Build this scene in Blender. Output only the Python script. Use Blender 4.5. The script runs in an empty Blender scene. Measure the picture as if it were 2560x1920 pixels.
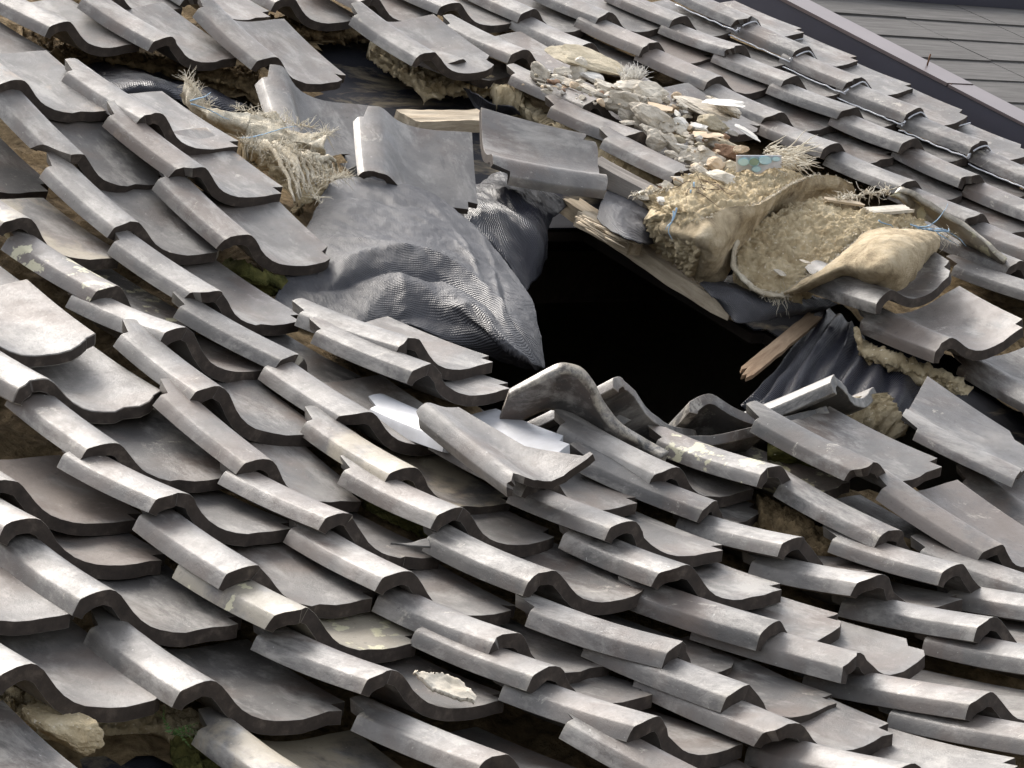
import bpy, bmesh, math, random
import numpy as np
from mathutils import Matrix, Vector, noise
R_ = math.radians
SC = bpy.context.scene
COL = SC.collection

# ---------------- frame of the roof: x along the courses, y up the slope, z off the roof ----------------
PITCH = R_(25.6)
ROOF = Matrix.Translation((0, 0, 5.0)) @ Matrix.Rotation(PITCH, 4, 'X')
def W(v):
    return ROOF @ Vector(v)

# ---------------- camera ----------------
CAM_R = [[0.708332, -0.646933, 0.282388], [-0.034557, -0.431353, -0.901521], [0.705033, 0.628818, -0.327898]]
CAM_POS = [-4.30001, -3.84481, 2.03824]
CAM_F = 8.49733
CR = np.array(CAM_R); CP = np.array(CAM_POS)
cam = bpy.data.objects.new('camera', bpy.data.cameras.new('camera'))
COL.objects.link(cam)
right, down, fwd = [Vector(r) for r in CAM_R]
m = Matrix((right, -down, -fwd)).transposed().to_4x4()
m.translation = Vector(CAM_POS)
cam.matrix_world = ROOF @ m
cam.data.sensor_width = 36.0
cam.data.lens = CAM_F * 1000 / 2560 * 36.0
cam.data.clip_start = 0.1
cam.data.clip_end = 500
SC.camera = cam

# ---------------- sky, sun, exposure ----------------
SUN_EL, SUN_AZ = R_(46), R_(12)      # azimuth clockwise from +y (up the slope)
w = bpy.data.worlds.new('World'); SC.world = w; w.use_nodes = True
nt = w.node_tree; bg = nt.nodes['Background']
sky = nt.nodes.new('ShaderNodeTexSky'); sky.sky_type = 'NISHITA'; sky.sun_disc = False
sky.sun_elevation = SUN_EL; sky.sun_rotation = SUN_AZ; sky.dust_density = 4.0; sky.air_density = 1.0; sky.ozone_density = 1.0
hs = nt.nodes.new('ShaderNodeHueSaturation'); hs.inputs['Saturation'].default_value = .30   # thin bright overcast
nt.links.new(sky.outputs[0], hs.inputs['Color']); nt.links.new(hs.outputs[0], bg.inputs[0]); bg.inputs[1].default_value = 0.135
sun = bpy.data.objects.new('sun', bpy.data.lights.new('sun', 'SUN')); COL.objects.link(sun)
sun.data.energy = 1.4; sun.data.angle = R_(30); sun.data.color = (1.0, 0.92, 0.82)
sd = Vector((math.sin(SUN_AZ) * math.cos(SUN_EL), math.cos(SUN_AZ) * math.cos(SUN_EL), math.sin(SUN_EL)))
sun.rotation_euler = sd.to_track_quat('Z', 'Y').to_euler()
SC.view_settings.view_transform = 'Standard'; SC.view_settings.look = 'None'
SC.view_settings.exposure = 1.42; SC.view_settings.gamma = 1
SC.render.engine = 'CYCLES'

# ---------------- helpers ----------------
OFF = {0: (0, 0), 1: (0, 0), 2: (0, 545), 3: (0, 1091), 4: (727, 0), 5: (727, 545), 6: (727, 1091), 7: (1454, 0), 8: (1454, 545), 9: (1454, 1091)}
def at(c, X, Y, h):
    """a point of the roof frame at height h above the tile plane, surveyed from the photograph's detail views"""
    if c == 'P': px, py = X, Y
    elif c == 'S': px, py = 1560 + X / 2.5136, 380 + Y / 2.5136
    elif c == 'R': px, py = 1300 + X / 3.6867, 100 + Y / 3.6867
    else: px, py = X / 2 + OFF[c][0], Y / 2 + OFF[c][1]
    q = np.array([(px - 1280) / (CAM_F * 1000), (py - 960) / (CAM_F * 1000), 1.0])
    d = CR.T @ q
    return CP + d * (h - CP[2]) / d[2]

def tag(o, label=None, cat=None, group=None, kind=None):
    if label: o['label'] = label
    if cat: o['category'] = cat
    if group: o['group'] = group
    if kind: o['kind'] = kind
    return o

def mesh_obj(name, verts, faces, mat, parent=None, mw=None, smooth=True, uv=None):
    me = bpy.data.meshes.new(name)
    me.from_pydata([tuple(v) for v in verts], [], faces)
    me.materials.append(mat)
    if smooth: me.polygons.foreach_set('use_smooth', [True] * len(me.polygons))
    if uv is not None:
        l = me.uv_layers.new(name='UVMap')
        for lp in me.loops: l.data[lp.index].uv = uv[lp.vertex_index]
    me.update()
    o = bpy.data.objects.new(name, me); COL.objects.link(o)
    if parent is not None: o.parent = parent
    if mw is not None: o.matrix_world = mw
    elif parent is None: o.matrix_world = ROOF
    return o

def empty(name, loc, label, cat, group=None):
    o = bpy.data.objects.new(name, None); COL.objects.link(o)
    o.empty_display_size = .05
    o.matrix_world = ROOF @ Matrix.Translation(Vector(loc))
    return tag(o, label, cat, group)
def child(name, verts, faces, mat, parent, loc, **k):
    """part of an empty standing at loc (roof frame); verts in the roof frame"""
    v = [(a[0] - loc[0], a[1] - loc[1], a[2] - loc[2]) for a in verts]
    return mesh_obj(name, v, faces, mat, parent=parent, **k)

# ---------------- materials ----------------
class NB:
    def __init__(s, name):
        s.m = bpy.data.materials.new(name); s.m.use_nodes = True; s.t = s.m.node_tree
        s.b = s.t.nodes['Principled BSDF']; s.tc = s.t.nodes.new('ShaderNodeTexCoord')
        s.vec = s.tc.outputs['Object']
    def n(s, ty, **k):
        x = s.t.nodes.new(ty)
        for a, v in k.items(): setattr(x, a, v)
        return x
    def L(s, a, b): s.t.links.new(a, b)
    def rand(s):
        oi = s.n('ShaderNodeObjectInfo'); mu = s.n('ShaderNodeMath', operation='MULTIPLY'); s.L(oi.outputs['Random'], mu.inputs[0]); mu.inputs[1].default_value = 97.3
        cb = s.n('ShaderNodeCombineXYZ'); [s.L(mu.outputs[0], cb.inputs[i]) for i in range(3)]
        ad = s.n('ShaderNodeVectorMath', operation='ADD'); s.L(s.vec, ad.inputs[0]); s.L(cb.outputs[0], ad.inputs[1]); s.vec = ad.outputs[0]
        s.rnd = oi.outputs['Random']
        return s
    def noise(s, scale, detail=5, rough=.55, dist=0, stretch=None):
        x = s.n('ShaderNodeTexNoise'); x.inputs['Scale'].default_value = scale; x.inputs['Detail'].default_value = detail
        x.inputs['Roughness'].default_value = rough; x.inputs['Distortion'].default_value = dist
        v = s.vec
        if stretch:
            mp = s.n('ShaderNodeMapping'); mp.inputs['Scale'].default_value = stretch; s.L(v, mp.inputs['Vector']); v = mp.outputs[0]
        s.L(v, x.inputs['Vector']); return x.outputs['Fac']
    def ramp(s, f, stops):
        x = s.n('ShaderNodeValToRGB'); e = x.color_ramp.elements
        while len(e) < len(stops): e.new(.5)
        for el, (p, c) in zip(e, stops):
            el.position = p; el.color = (c, c, c, 1) if isinstance(c, (int, float)) else (*c, 1)
        s.L(f, x.inputs[0]); return x.outputs[0]
    def mix(s, f, a, b, mode='MIX'):
        x = s.n('ShaderNodeMix', data_type='RGBA', blend_type=mode)
        if isinstance(f, (int, float)): x.inputs[0].default_value = f
        else: s.L(f, x.inputs[0])
        for i, q in ((6, a), (7, b)):
            if isinstance(q, tuple): x.inputs[i].default_value = (*q, 1)
            else: s.L(q, x.inputs[i])
        return x.outputs[2]
    def math(s, op, a, b=0.0):
        x = s.n('ShaderNodeMath', operation=op)
        for i, q in enumerate((a, b)):
            if isinstance(q, (int, float)): x.inputs[i].default_value = q
            else: s.L(q, x.inputs[i])
        return x.outputs[0]
    def bump(s, h, strength, dist):
        x = s.n('ShaderNodeBump'); x.inputs['Strength'].default_value = strength; x.inputs['Distance'].default_value = dist
        s.L(h, x.inputs['Height'])
        if s.b.inputs['Normal'].is_linked: s.L(s.b.inputs['Normal'].links[0].from_socket, x.inputs['Normal'])
        s.L(x.outputs[0], s.b.inputs['Normal'])
    def out(s, col=None, rough=None, metal=None, spec=None):
        for nme, q in (('Base Color', col), ('Roughness', rough), ('Metallic', metal), ('Specular IOR Level', spec)):
            if q is None: continue
            if isinstance(q, tuple): s.b.inputs[nme].default_value = (*q, 1)
            elif isinstance(q, (int, float)): s.b.inputs[nme].default_value = q
            else: s.L(q, s.b.inputs[nme])
        return s.m

def tile_material(name, stain=None, stain_amt=.0, lichen=0.0, dark=1.0, under=False):
    b = NB(name).rand()
    d = dark
    base = b.ramp(b.noise(7, 7, .6), [(.25, (.043 * d, .040 * d, .039 * d)), (.5, (.098 * d, .091 * d, .085 * d)), (.78, (.215 * d, .198 * d, .178 * d))])
    # each tile fired a little differently
    tone = b.ramp(b.rnd, [(0, .62), (.5, .95), (1, 1.3)])
    base = b.mix(1.0, base, tone, 'MULTIPLY')
    brown = b.ramp(b.noise(5, 4, .6, .4), [(.46, 0.0), (.66, .7)])
    base = b.mix(brown, base, (.12, .083, .062))
    dust = b.ramp(b.noise(14, 9, .75, .3, (1, .45, 1)), [(.5, 0), (.63, .6)])
    base = b.mix(dust, base, (.33, .312, .285))
    speck = b.ramp(b.noise(120, 3, .6), [(.7, 0), (.76, .8)])
    base = b.mix(speck, base, (.42, .41, .38))
    scr = b.ramp(b.noise(60, 3, .5, 0, (1, .1, 1)), [(.66, 0), (.72, .35)])
    base = b.mix(scr, base, (.03, .03, .032))
    if stain:
        f = b.ramp(b.noise(6, 6, .65, .3), [(.5 - stain_amt * .35, 0), (.6 - stain_amt * .3, .85)])
        base = b.mix(f, base, stain)
    if lichen:
        f = b.ramp(b.noise(22, 8, .6), [(.62 - lichen * .12, 0), (.64 - lichen * .12, 1)])
        base = b.mix(f, base, (.46, .43, .29))
    patch = b.ramp(b.noise(10, 10, .8, .6), [(.61, 0), (.65, .55)])
    base = b.mix(patch, base, (.47, .43, .36))
    pit = b.ramp(b.noise(75, 6, .75), [(.30, .75), (.40, 0)])
    base = b.mix(pit, base, (.035, .03, .028))
    geo = b.n('ShaderNodeNewGeometry')
    worn = b.math('MULTIPLY', b.ramp(geo.outputs['Pointiness'], [(.53, 0), (.58, 1)]), b.ramp(b.noise(40, 5, .7), [(.42, 0), (.6, .8)]))
    base = b.mix(worn, base, (.40, .36, .29))
    rough = b.ramp(b.noise(18, 8, .75), [(.3, .34), (.7, .64)])
    b.bump(b.noise(9, 3), .35, .006)
    b.bump(b.noise(130, 8, .8), .5, .0018)
    return b.out(base, rough, 0, .78)
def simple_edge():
    b = NB('shaded_dirty_edge').rand()  # brown dirt plus painted backlight shade for the tile end faces
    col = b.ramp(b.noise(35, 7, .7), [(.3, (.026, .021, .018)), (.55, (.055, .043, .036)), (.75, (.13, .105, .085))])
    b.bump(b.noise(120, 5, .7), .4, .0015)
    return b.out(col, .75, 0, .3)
M = {}
M['tile'] = tile_material('smoked_tile')
M['tile_brown'] = tile_material('smoked_tile_brown', (.155, .125, .105), .25)
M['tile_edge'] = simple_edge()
M['tile_stain'] = tile_material('tile_yellow_stain', (.34, .29, .21), .12)
M['tile_lichen'] = tile_material('tile_lichen', lichen=.55)
M['tile_crust'] = tile_material('tile_crusted', (.27, .24, .185), .4, lichen=.4)
M['tile_tan'] = tile_material('tile_tan_patch', (.24, .18, .125), -.1)
M['tile_pale'] = tile_material('tile_pale_grey', dark=1.3)
M['tile_dark'] = tile_material('tile_dark_grey', dark=.7)

def simple(name, c1, c2, scale, rough=.8, bs=40, bd=.004, bst=.6, metal=0, spec=.3, detail=8):
    b = NB(name).rand()
    col = b.mix(b.ramp(b.noise(scale, detail, .65), [(.3, 0), (.7, 1)]), c1, c2)
    b.bump(b.noise(bs, 8, .7), bst, bd)
    return b.out(col, rough, metal, spec)
def clay_mat():
    b = NB('dried_clay').rand()
    col = b.ramp(b.noise(16, 9, .7), [(.25, (.20, .15, .085)), (.4, (.42, .33, .20)), (.58, (.60, .50, .33)), (.76, (.76, .67, .50))])
    sp = b.ramp(b.noise(150, 2, .5), [(.66, 0), (.7, .9)]); col = b.mix(sp, col, (.78, .7, .56))
    b.bump(b.noise(45, 9, .75), .9, .012); b.bump(b.noise(210, 4, .7), .6, .003)
    return b.out(col, .95, 0, .15)
M['clay'] = clay_mat()
M['mud'] = simple('bedding_mud', (.07, .048, .025), (.36, .265, .15), 30, .95, 60, .014, 1.0, spec=.1)
M['moss'] = simple('moss', (.035, .040, .012), (.13, .12, .04), 40, .95, 140, .006, 1.0, spec=.1)
M['sack'] = None
def sack_mat(name, c1, c2, c3):
    b = NB(name).rand()
    col = b.ramp(b.noise(11, 9, .75, .4), [(.32, tuple(q * .7 for q in c1)), (.5, c2), (.68, c3)])
    uvn = b.tc.outputs['UV']
    wv = []
    for dr in ('X', 'Y'):
        x = b.n('ShaderNodeTexWave', bands_direction=dr); x.inputs['Scale'].default_value = 60; x.inputs['Distortion'].default_value = 1.2; b.L(uvn, x.inputs['Vector']); wv.append(x.outputs['Fac'])
    b.bump(b.math('MULTIPLY', wv[0], wv[1]), .5, .002)
    b.bump(b.noise(26, 8, .75, .5), 1.0, .010)
    b.bump(b.noise(140, 5, .7), .6, .003)
    return b.out(col, .9, 0, .2)
M['sack'] = sack_mat('mud_soaked_cloth', (.27, .205, .125), (.47, .38, .25), (.63, .54, .39))
M['sack_pale'] = sack_mat('torn_pale_cloth', (.36, .29, .19), (.55, .49, .38), (.72, .67, .56))
M['fibre'] = simple('frayed_fibre', (.50, .44, .34), (.74, .69, .58), 30, .85, 200, .002)
M['thread_blue'] = simple('blue_thread', (.25, .40, .55), (.36, .50, .64), 30, .7, 200, .001)
def tarp_mat(name, c1, c2, rough, stain=False, sp=.4):
    b = NB(name)
    col = b.mix(b.ramp(b.noise(5, 6, .6), [(.3, 0), (.7, 1)]), c1, c2)
    if stain: col = b.mix(b.ramp(b.noise(4, 7, .65, .5, (1, 2, 1)), [(.52, 0), (.66, .8)]), col, (.36, .30, .2))
    x = b.n('ShaderNodeTexWave', bands_direction='DIAGONAL'); x.inputs['Scale'].default_value = 100; x.inputs['Distortion'].default_value = 0
    b.L(b.tc.outputs['UV'], x.inputs['Vector'])
    y = b.n('ShaderNodeTexWave', bands_direction='Y'); y.inputs['Scale'].default_value = 70; b.L(b.tc.outputs['UV'], y.inputs['Vector'])
    b.bump(b.math('ADD', x.outputs['Fac'], b.math('MULTIPLY', y.outputs['Fac'], .35)), .8, .0016)
    b.bump(b.noise(30, 5, .6), .3, .003)
    return b.out(col, rough, 0, sp)
M['tarp'] = tarp_mat('black_ribbed_underlay', (.028, .028, .033), (.070, .070, .078), .48)
M['tarp_dark'] = tarp_mat('underlay_in_place', (.016, .017, .024), (.035, .036, .046), .6, True, .15)
M['tarp_shiny'] = tarp_mat('underlay_shiny_side', (.012, .013, .02), (.03, .031, .042), .3)
def wood_mat(name, c1, c2, ax=(1, .08, 1)):
    b = NB(name).rand()
    g = b.noise(45, 8, .7, .6, ax)
    col = b.mix(b.ramp(g, [(.3, 0), (.7, 1)]), c1, c2)
    col = b.mix(b.ramp(b.noise(7, 5), [(.5, 0), (.8, .5)]), col, tuple(x * .4 for x in c1))
    b.bump(g, .9, .004)
    return b.out(col, .85, 0, .2)
M['wood'] = wood_mat('weathered_wood', (.30, .235, .16), (.64, .55, .42))
M['wood_grey'] = wood_mat('grey_board', (.15, .135, .12), (.33, .30, .27))
M['wood_red'] = wood_mat('split_brown_wood', (.20, .125, .075), (.45, .33, .22))
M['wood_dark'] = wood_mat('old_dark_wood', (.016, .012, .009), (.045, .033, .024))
M['white'] = simple('white_plastic', (.38, .38, .39), (.62, .63, .66), 9, .35, 60, .0006, .2, spec=.5)
M['concrete'] = simple('grey_mortar', (.38, .335, .27), (.70, .64, .54), 26, .95, 70, .008, .9)
M['concrete_olive'] = simple('olive_mortar', (.34, .29, .20), (.60, .53, .40), 20, .95, 70, .008, .9)
M['plaster'] = simple('pale_plaster', (.44, .39, .31), (.68, .63, .54), 18, .9, 60, .004, .6)
M['plaster_white'] = simple('white_plaster', (.56, .53, .48), (.74, .72, .67), 18, .85, 60, .003, .4)
M['tan'] = simple('tan_fragment', (.42, .31, .20), (.62, .5, .36), 14, .85, 60, .003, .4)
M['terracotta'] = simple('broken_tile_edge', (.16, .09, .055), (.34, .22, .14), 30, .9, 90, .004, .7)
M['sealant'] = simple('clear_sealant', (.42, .43, .46), (.68, .69, .72), 60, .22, 90, .004, .6, spec=.6)
M['flashing'] = simple('brown_grey_sheet_metal', (.125, .10, .10), (.165, .135, .135), 3, .42, 200, .0004, .2, metal=.3, spec=.4)
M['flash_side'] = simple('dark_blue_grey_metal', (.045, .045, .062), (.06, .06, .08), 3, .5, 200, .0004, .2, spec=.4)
M['rust'] = simple('rusty_iron', (.05, .03, .02), (.16, .07, .03), 30, .8, 90, .002)
def slate_mat():
    b = NB('grey_slate_shingles').rand()
    g = b.noise(30, 8, .7, .2, (.12, 1.6, 1))
    col = b.ramp(g, [(.3, (.055, .051, .048)), (.55, (.10, .095, .09)), (.8, (.17, .16, .152))])
    b.bump(g, .4, .002)
    return b.out(col, .8, 0, .2)
M['slate'] = slate_mat()
M['leaf'] = simple('fern_green', (.04, .085, .02), (.08, .14, .035), 20, .6, 60, .001)
M['ground'] = simple('ground_gravel', (.10, .095, .085), (.18, .17, .15), 3, .9, 30, .02)
M['house_wall'] = simple('old_plaster_wall', (.20, .17, .13), (.30, .26, .2), 3, .9, 30, .004)
M['attic'] = simple('near_black_boards', (.012, .010, .009), (.03, .024, .02), 4, .95, 30, .003, spec=.05)  # near-black boards for deck and attic
M['print_blue'] = simple('printed_blue', (.45, .66, .72), (.55, .76, .80), 30, .5, 60, .0002)
M['print_green'] = simple('printed_green', (.24, .34, .26), (.3, .4, .32), 30, .5, 60, .0002)
M['print_rim'] = simple('printed_rim', (.34, .55, .62), (.4, .6, .66), 30, .5, 60, .0002)
M['thread_dark'] = simple('brown_root', (.09, .06, .04), (.16, .11, .07), 30, .8, 60, .001)

# ---------------- the curved tile ----------------
TOP = [(-.0085, -.0225), (-.0078, -.020), (-.0045, -.009), (-.0012, -.0008), (.0022, .0022), (.012, .0062), (.024, .0108), (.036, .0138), (.048, .0148), (.057, .0132),
       (.068, .0068), (.082, -.005), (.096, -.0175), (.112, -.029), (.13, -.0378), (.15, -.0435), (.172, -.0468), (.195, -.0475), (.22, -.0457), (.245, -.0418), (.268, -.0375), (.2868, -.0347), (.2875, -.0346), (.3000, -.033), (.3130, -.0315)]
THK = .0215
def offset_profile(top, t):
    out = []
    for i, (x, z) in enumerate(top):
        a = top[max(0, i - 1)]; b = top[min(len(top) - 1, i + 1)]
        dx, dz = b[0] - a[0], b[1] - a[1]; l = math.hypot(dx, dz)
        out.append((x + dz / l * t, z - dx / l * t))
    return out
BOT = offset_profile(TOP, THK)
# smooth the underside of the tight left bend
BOT[0] = (.0095, -.0275); BOT[1] = (.0105, -.0245); BOT[2] = (.0130, -.0205); BOT[3] = (.0165, -.0180); BOT[4] = (.0205, -.0155); BOT[5] = (.0255, -.0128); BOT[6] = (.032, -.0098); BOT[7] = (.038, -.0080); BOT[8] = (.044, -.0078); BOT[9] = (.049, -.0090)
def tile_data(rng, L=.295, notch_front=True, notch_back=True, back=None, front=None, chips=2, warp=None, wf=None):
    """vertices/faces of one tile. back(x)/front(x) give the ends of the tile at x; warp maps (x,y,z)->point"""
    ny = 8; nx = len(TOP)
    verts, faces = [], []
    ph = rng.uniform(0, 9)
    cs = [(rng.uniform(-.01, .29), rng.uniform(.006, .022), rng.uniform(.003, .011)) for _ in range(chips)]
    xs = [p[0] for p in TOP]
    cc = rng.random(); cut = rng.uniform(.01, .03)
    tw = rng.uniform(-.006, .006); bow = rng.uniform(.003, .0065); zs = rng.uniform(.93, 1.07)
    def ends(x):
        y0 = 0.0; y1 = L
        if notch_front and x > .287: y0 = .030
        if notch_back and x < .022: y1 = L - .045
        if front: y0 = max(y0, front(x))
        if back: y1 = min(y1, back(x))
        for cx, cw, cd in cs:
            if abs(x - cx) < cw: y0 += cd * (1 - abs(x - cx) / cw)
        if cc < .16 and x > .262: y0 += cut * (x - .262) / .03
        if .16 <= cc < .26 and x < .02: y0 += cut * (.02 - x) / .03
        y0 += .0012 * math.sin(x * 90 + ph)
        return y0, y1
    for side, prof in (('t', TOP), ('b', BOT)):
        for i in range(nx):
            y0, y1 = ends(xs[i])
            for j in range(ny):
                t = j / (ny - 1); y = y0 + (y1 - y0) * t
                z = prof[i][1] * zs - bow * math.sin(math.pi * y / L) + tw * (prof[i][0] - .1) / .2 * (y / L)
                verts.append((prof[i][0], y, z))
    N = nx * ny
    for i in range(nx - 1):
        for j in range(ny - 1):
            a = i * ny + j
            faces.append((a, a + ny, a + ny + 1, a + 1))
            faces.append((N + a, N + a + 1, N + a + ny + 1, N + a + ny))
        a = i * ny; faces.append((a, N + a, N + a + ny, a + ny))
        a = i * ny + ny - 1; faces.append((a, a + ny, N + a + ny, N + a))
    for j in range(ny - 1):
        faces.append((j, j + 1, N + j + 1, N + j))
        a = (nx - 1) * ny + j; faces.append((a, N + a, N + a + 1, a + 1))
    if warp: verts = [warp(*v) for v in verts]
    return verts, faces
def finish_tile(o, width=.0022, edge=True):
    me = o.data
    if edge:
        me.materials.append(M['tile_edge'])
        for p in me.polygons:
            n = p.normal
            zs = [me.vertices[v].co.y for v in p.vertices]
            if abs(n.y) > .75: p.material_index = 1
    bm = bmesh.new(); bm.from_mesh(me)
    bmesh.ops.recalc_face_normals(bm, faces=bm.faces)
    sharp = [e for e in bm.edges if len(e.link_faces) == 2 and e.calc_face_angle(0) > R_(48)]
    bmesh.ops.bevel(bm, geom=sharp, offset=width, segments=2, profile=.6, affect='EDGES', clamp_overlap=True)
    for f in bm.faces: f.smooth = True
    bm.to_mesh(me); bm.free()
    me.update()
    wn = o.modifiers.new('weighted', 'WEIGHTED_NORMAL'); wn.weight = 80; wn.keep_sharp = True
GROUP = 'curved grey roof tiles'
def place_tile(p, mat, label, seed, **k):
    x, y, z, ya, pi, ro = p
    rng = random.Random(seed)
    name = k.pop('name', 'pantile')
    v, f = tile_data(rng, **k)
    mw = ROOF @ Matrix.Translation((x, y, z)) @ Matrix.Rotation(ya, 4, 'Z') @ Matrix.Rotation(pi, 4, 'X') @ Matrix.Rotation(ro, 4, 'Y')
    o = mesh_obj(name, v, f, M[mat], mw=mw); finish_tile(o)
    return tag(o, label, 'roof tile', GROUP)
def place_tile_matrix(pos, rows, mat, label, seed, **k):
    rng = random.Random(seed)
    v, f = tile_data(rng, **k)
    m3 = Matrix(rows).to_4x4(); m3.translation = Vector(pos)
    o = mesh_obj('pantile', v, f, M[mat], mw=ROOF @ m3); finish_tile(o, edge=False)
    return tag(o, label, 'roof tile', GROUP)
def place_tile_corners(c, pts, mat, label, seed, pz=1.0, **k):
    """loose tile stretched between its four surveyed corners: front left, front right, back right, back left"""
    Q = [at(c, *p) for p in pts]
    o0 = sum(Q) / 4
    ex = (Q[1] - Q[0] + Q[2] - Q[3]) / 2; ey = (Q[3] - Q[0] + Q[2] - Q[1]) / 2
    n = np.cross(ex, ey); n /= np.linalg.norm(n)
    # rigid frame for the object, shape kept in it
    ux = ex / np.linalg.norm(ex); uy = np.cross(n, ux)
    Rm = np.array([ux, uy, n])
    def warp(x, y, z):
        s = (x + .004) / .2895; t = y / .295
        P = Q[0] * (1 - s) * (1 - t) + Q[1] * s * (1 - t) + Q[2] * s * t + Q[3] * (1 - s) * t
        P = P + n * ((z + .02) * pz)
        return tuple(Rm @ (P - o0))
    v, f = tile_data(random.Random(seed), warp=warp, **k)
    m3 = Matrix([list(r) for r in Rm.T]).to_4x4(); m3.translation = Vector(o0)
    o = mesh_obj('pantile', v, f, M[mat], mw=ROOF @ m3); finish_tile(o)
    return tag(o, label, 'roof tile', GROUP)

# ---------------- lofted sheets and solids ----------------
def resample(P, n):
    P = np.array(P, float); d = np.concatenate([[0], np.cumsum(np.linalg.norm(np.diff(P, axis=0), axis=1))])
    t = np.linspace(0, d[-1], n); out = []
    m = len(P)
    for q in t:
        i = min(max(np.searchsorted(d, q) - 1, 0), m - 2); u = (q - d[i]) / max(d[i + 1] - d[i], 1e-9)
        p0 = P[max(i - 1, 0)]; p1 = P[i]; p2 = P[i + 1]; p3 = P[min(i + 2, m - 1)]
        out.append(.5 * (2 * p1 + (p2 - p0) * u + (2 * p0 - 5 * p1 + 4 * p2 - p3) * u * u + (3 * p1 - p0 - 3 * p2 + p3) * u ** 3))
    return np.array(out)
def loft(c, rows, nu, nv, amp=0, freq=8, rough=0, thick=.004, bulge=0, seed=0, fringe=0, pleat=None, H=.9, ridges=()):
    rows3 = [resample([at(c, *p) for p in r], nu) for r in rows]
    G = np.array([resample([r[i] for r in rows3], nv) for i in range(nu)])  # nu,nv,3
    du = np.gradient(G, axis=0); dv = np.gradient(G, axis=1); n = np.cross(du, dv); n /= np.linalg.norm(n, axis=2)[..., None] + 1e-9
    if n[..., 2].mean() < 0: n = -n; flip = True
    else: flip = False
    G0 = G.copy()
    off = Vector((seed * 3.1, seed * 1.7, seed))
    for i in range(nu):
        for j in range(nv):
            p = Vector(G[i, j])
            h = 0
            if amp: h += amp * noise.noise(p * freq + off)
            if rough: h += rough * noise.fractal(p * freq * 3.3 + off, H, 2.1, 6)
            if bulge: h += bulge * math.sin(math.pi * j / (nv - 1)) * math.sin(math.pi * min(1, max(0, (i + 1.0) / (nu + 1)))) ** .5
            for (ua, va, ub, vb, ra, rw) in ridges:
                uu, vv = i / (nu - 1), j / (nv - 1); L2 = (ub - ua) ** 2 + (vb - va) ** 2
                t = min(1, max(0, ((uu - ua) * (ub - ua) + (vv - va) * (vb - va)) / L2))
                wob = .03 * noise.noise(Vector((t * 5, ua * 9, seed)))
                d = math.hypot(uu - ua - t * (ub - ua), vv - va - t * (vb - va) + wob)
                h += ra * math.exp(-d / rw) * (1 - .5 * abs(2 * t - 1))
            if pleat: h += pleat[0] * math.sin(i / (nu - 1) * 6.283 * pleat[1] + 2.0 * noise.noise(p * 4 + off)) * (.5 + .5 * j / (nv - 1))
            if fringe and j in (0, nv - 1): 
                G[i, j] += (noise.noise(Vector((i * 1.3, j, seed)))) * fringe * dv[i, j] / (np.linalg.norm(dv[i, j]) + 1e-9)
            G[i, j] += n[i, j] * h
    verts = [tuple(G[i, j]) for i in range(nu) for j in range(nv)]
    bott = [tuple(G[i, j] - n[i, j] * thick) for i in range(nu) for j in range(nv)]
    N = nu * nv; F = []
    for i in range(nu - 1):
        for j in range(nv - 1):
            a = i * nv + j; q = (a, a + nv, a + nv + 1, a + 1); q2 = (N + a, N + a + 1, N + a + nv + 1, N + a + nv)
            F.append(q); F.append(q2)
        for j in (0, nv - 1):
            a = i * nv + j; F.append((a, N + a, N + a + nv, a + nv))
    for j in range(nv - 1):
        for i in (0, nu - 1):
            a = i * nv + j; F.append((a, a + 1, N + a + 1, N + a))
    cu = np.concatenate([np.zeros((1, nv)), np.cumsum(np.linalg.norm(np.diff(G0, axis=0), axis=2), axis=0)])
    cv = np.concatenate([np.zeros((nu, 1)), np.cumsum(np.linalg.norm(np.diff(G0, axis=1), axis=2), axis=1)], axis=1)
    cu = cu - cu[nu // 2:nu // 2 + 1] ; cv = cv - cv[:, nv // 2:nv // 2 + 1]
    uv = [(cu[i, j], cv[i, j]) for i in range(nu) for j in range(nv)] * 2
    return verts + bott, F, uv, G
def fixn(o):
    bm = bmesh.new(); bm.from_mesh(o.data); bmesh.ops.recalc_face_normals(bm, faces=bm.faces); bm.to_mesh(o.data); bm.free(); o.data.update(); return o
def loft_obj(name, c, rows, nu, nv, mat, label=None, cat=None, parent=None, loc=None, group=None, kind=None, **k):
    v, f, uv, G = loft(c, rows, nu, nv, **k)
    if parent is not None: o = child(name, v, f, M[mat], parent, loc, uv=uv)
    else:
        o0 = np.mean(np.array(v), axis=0)
        o = mesh_obj(name, [tuple(np.array(a) - o0) for a in v], f, M[mat], uv=uv, mw=ROOF @ Matrix.Translation(Vector(o0)))
    fixn(o); tag(o, label, cat, group, kind); return o
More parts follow.
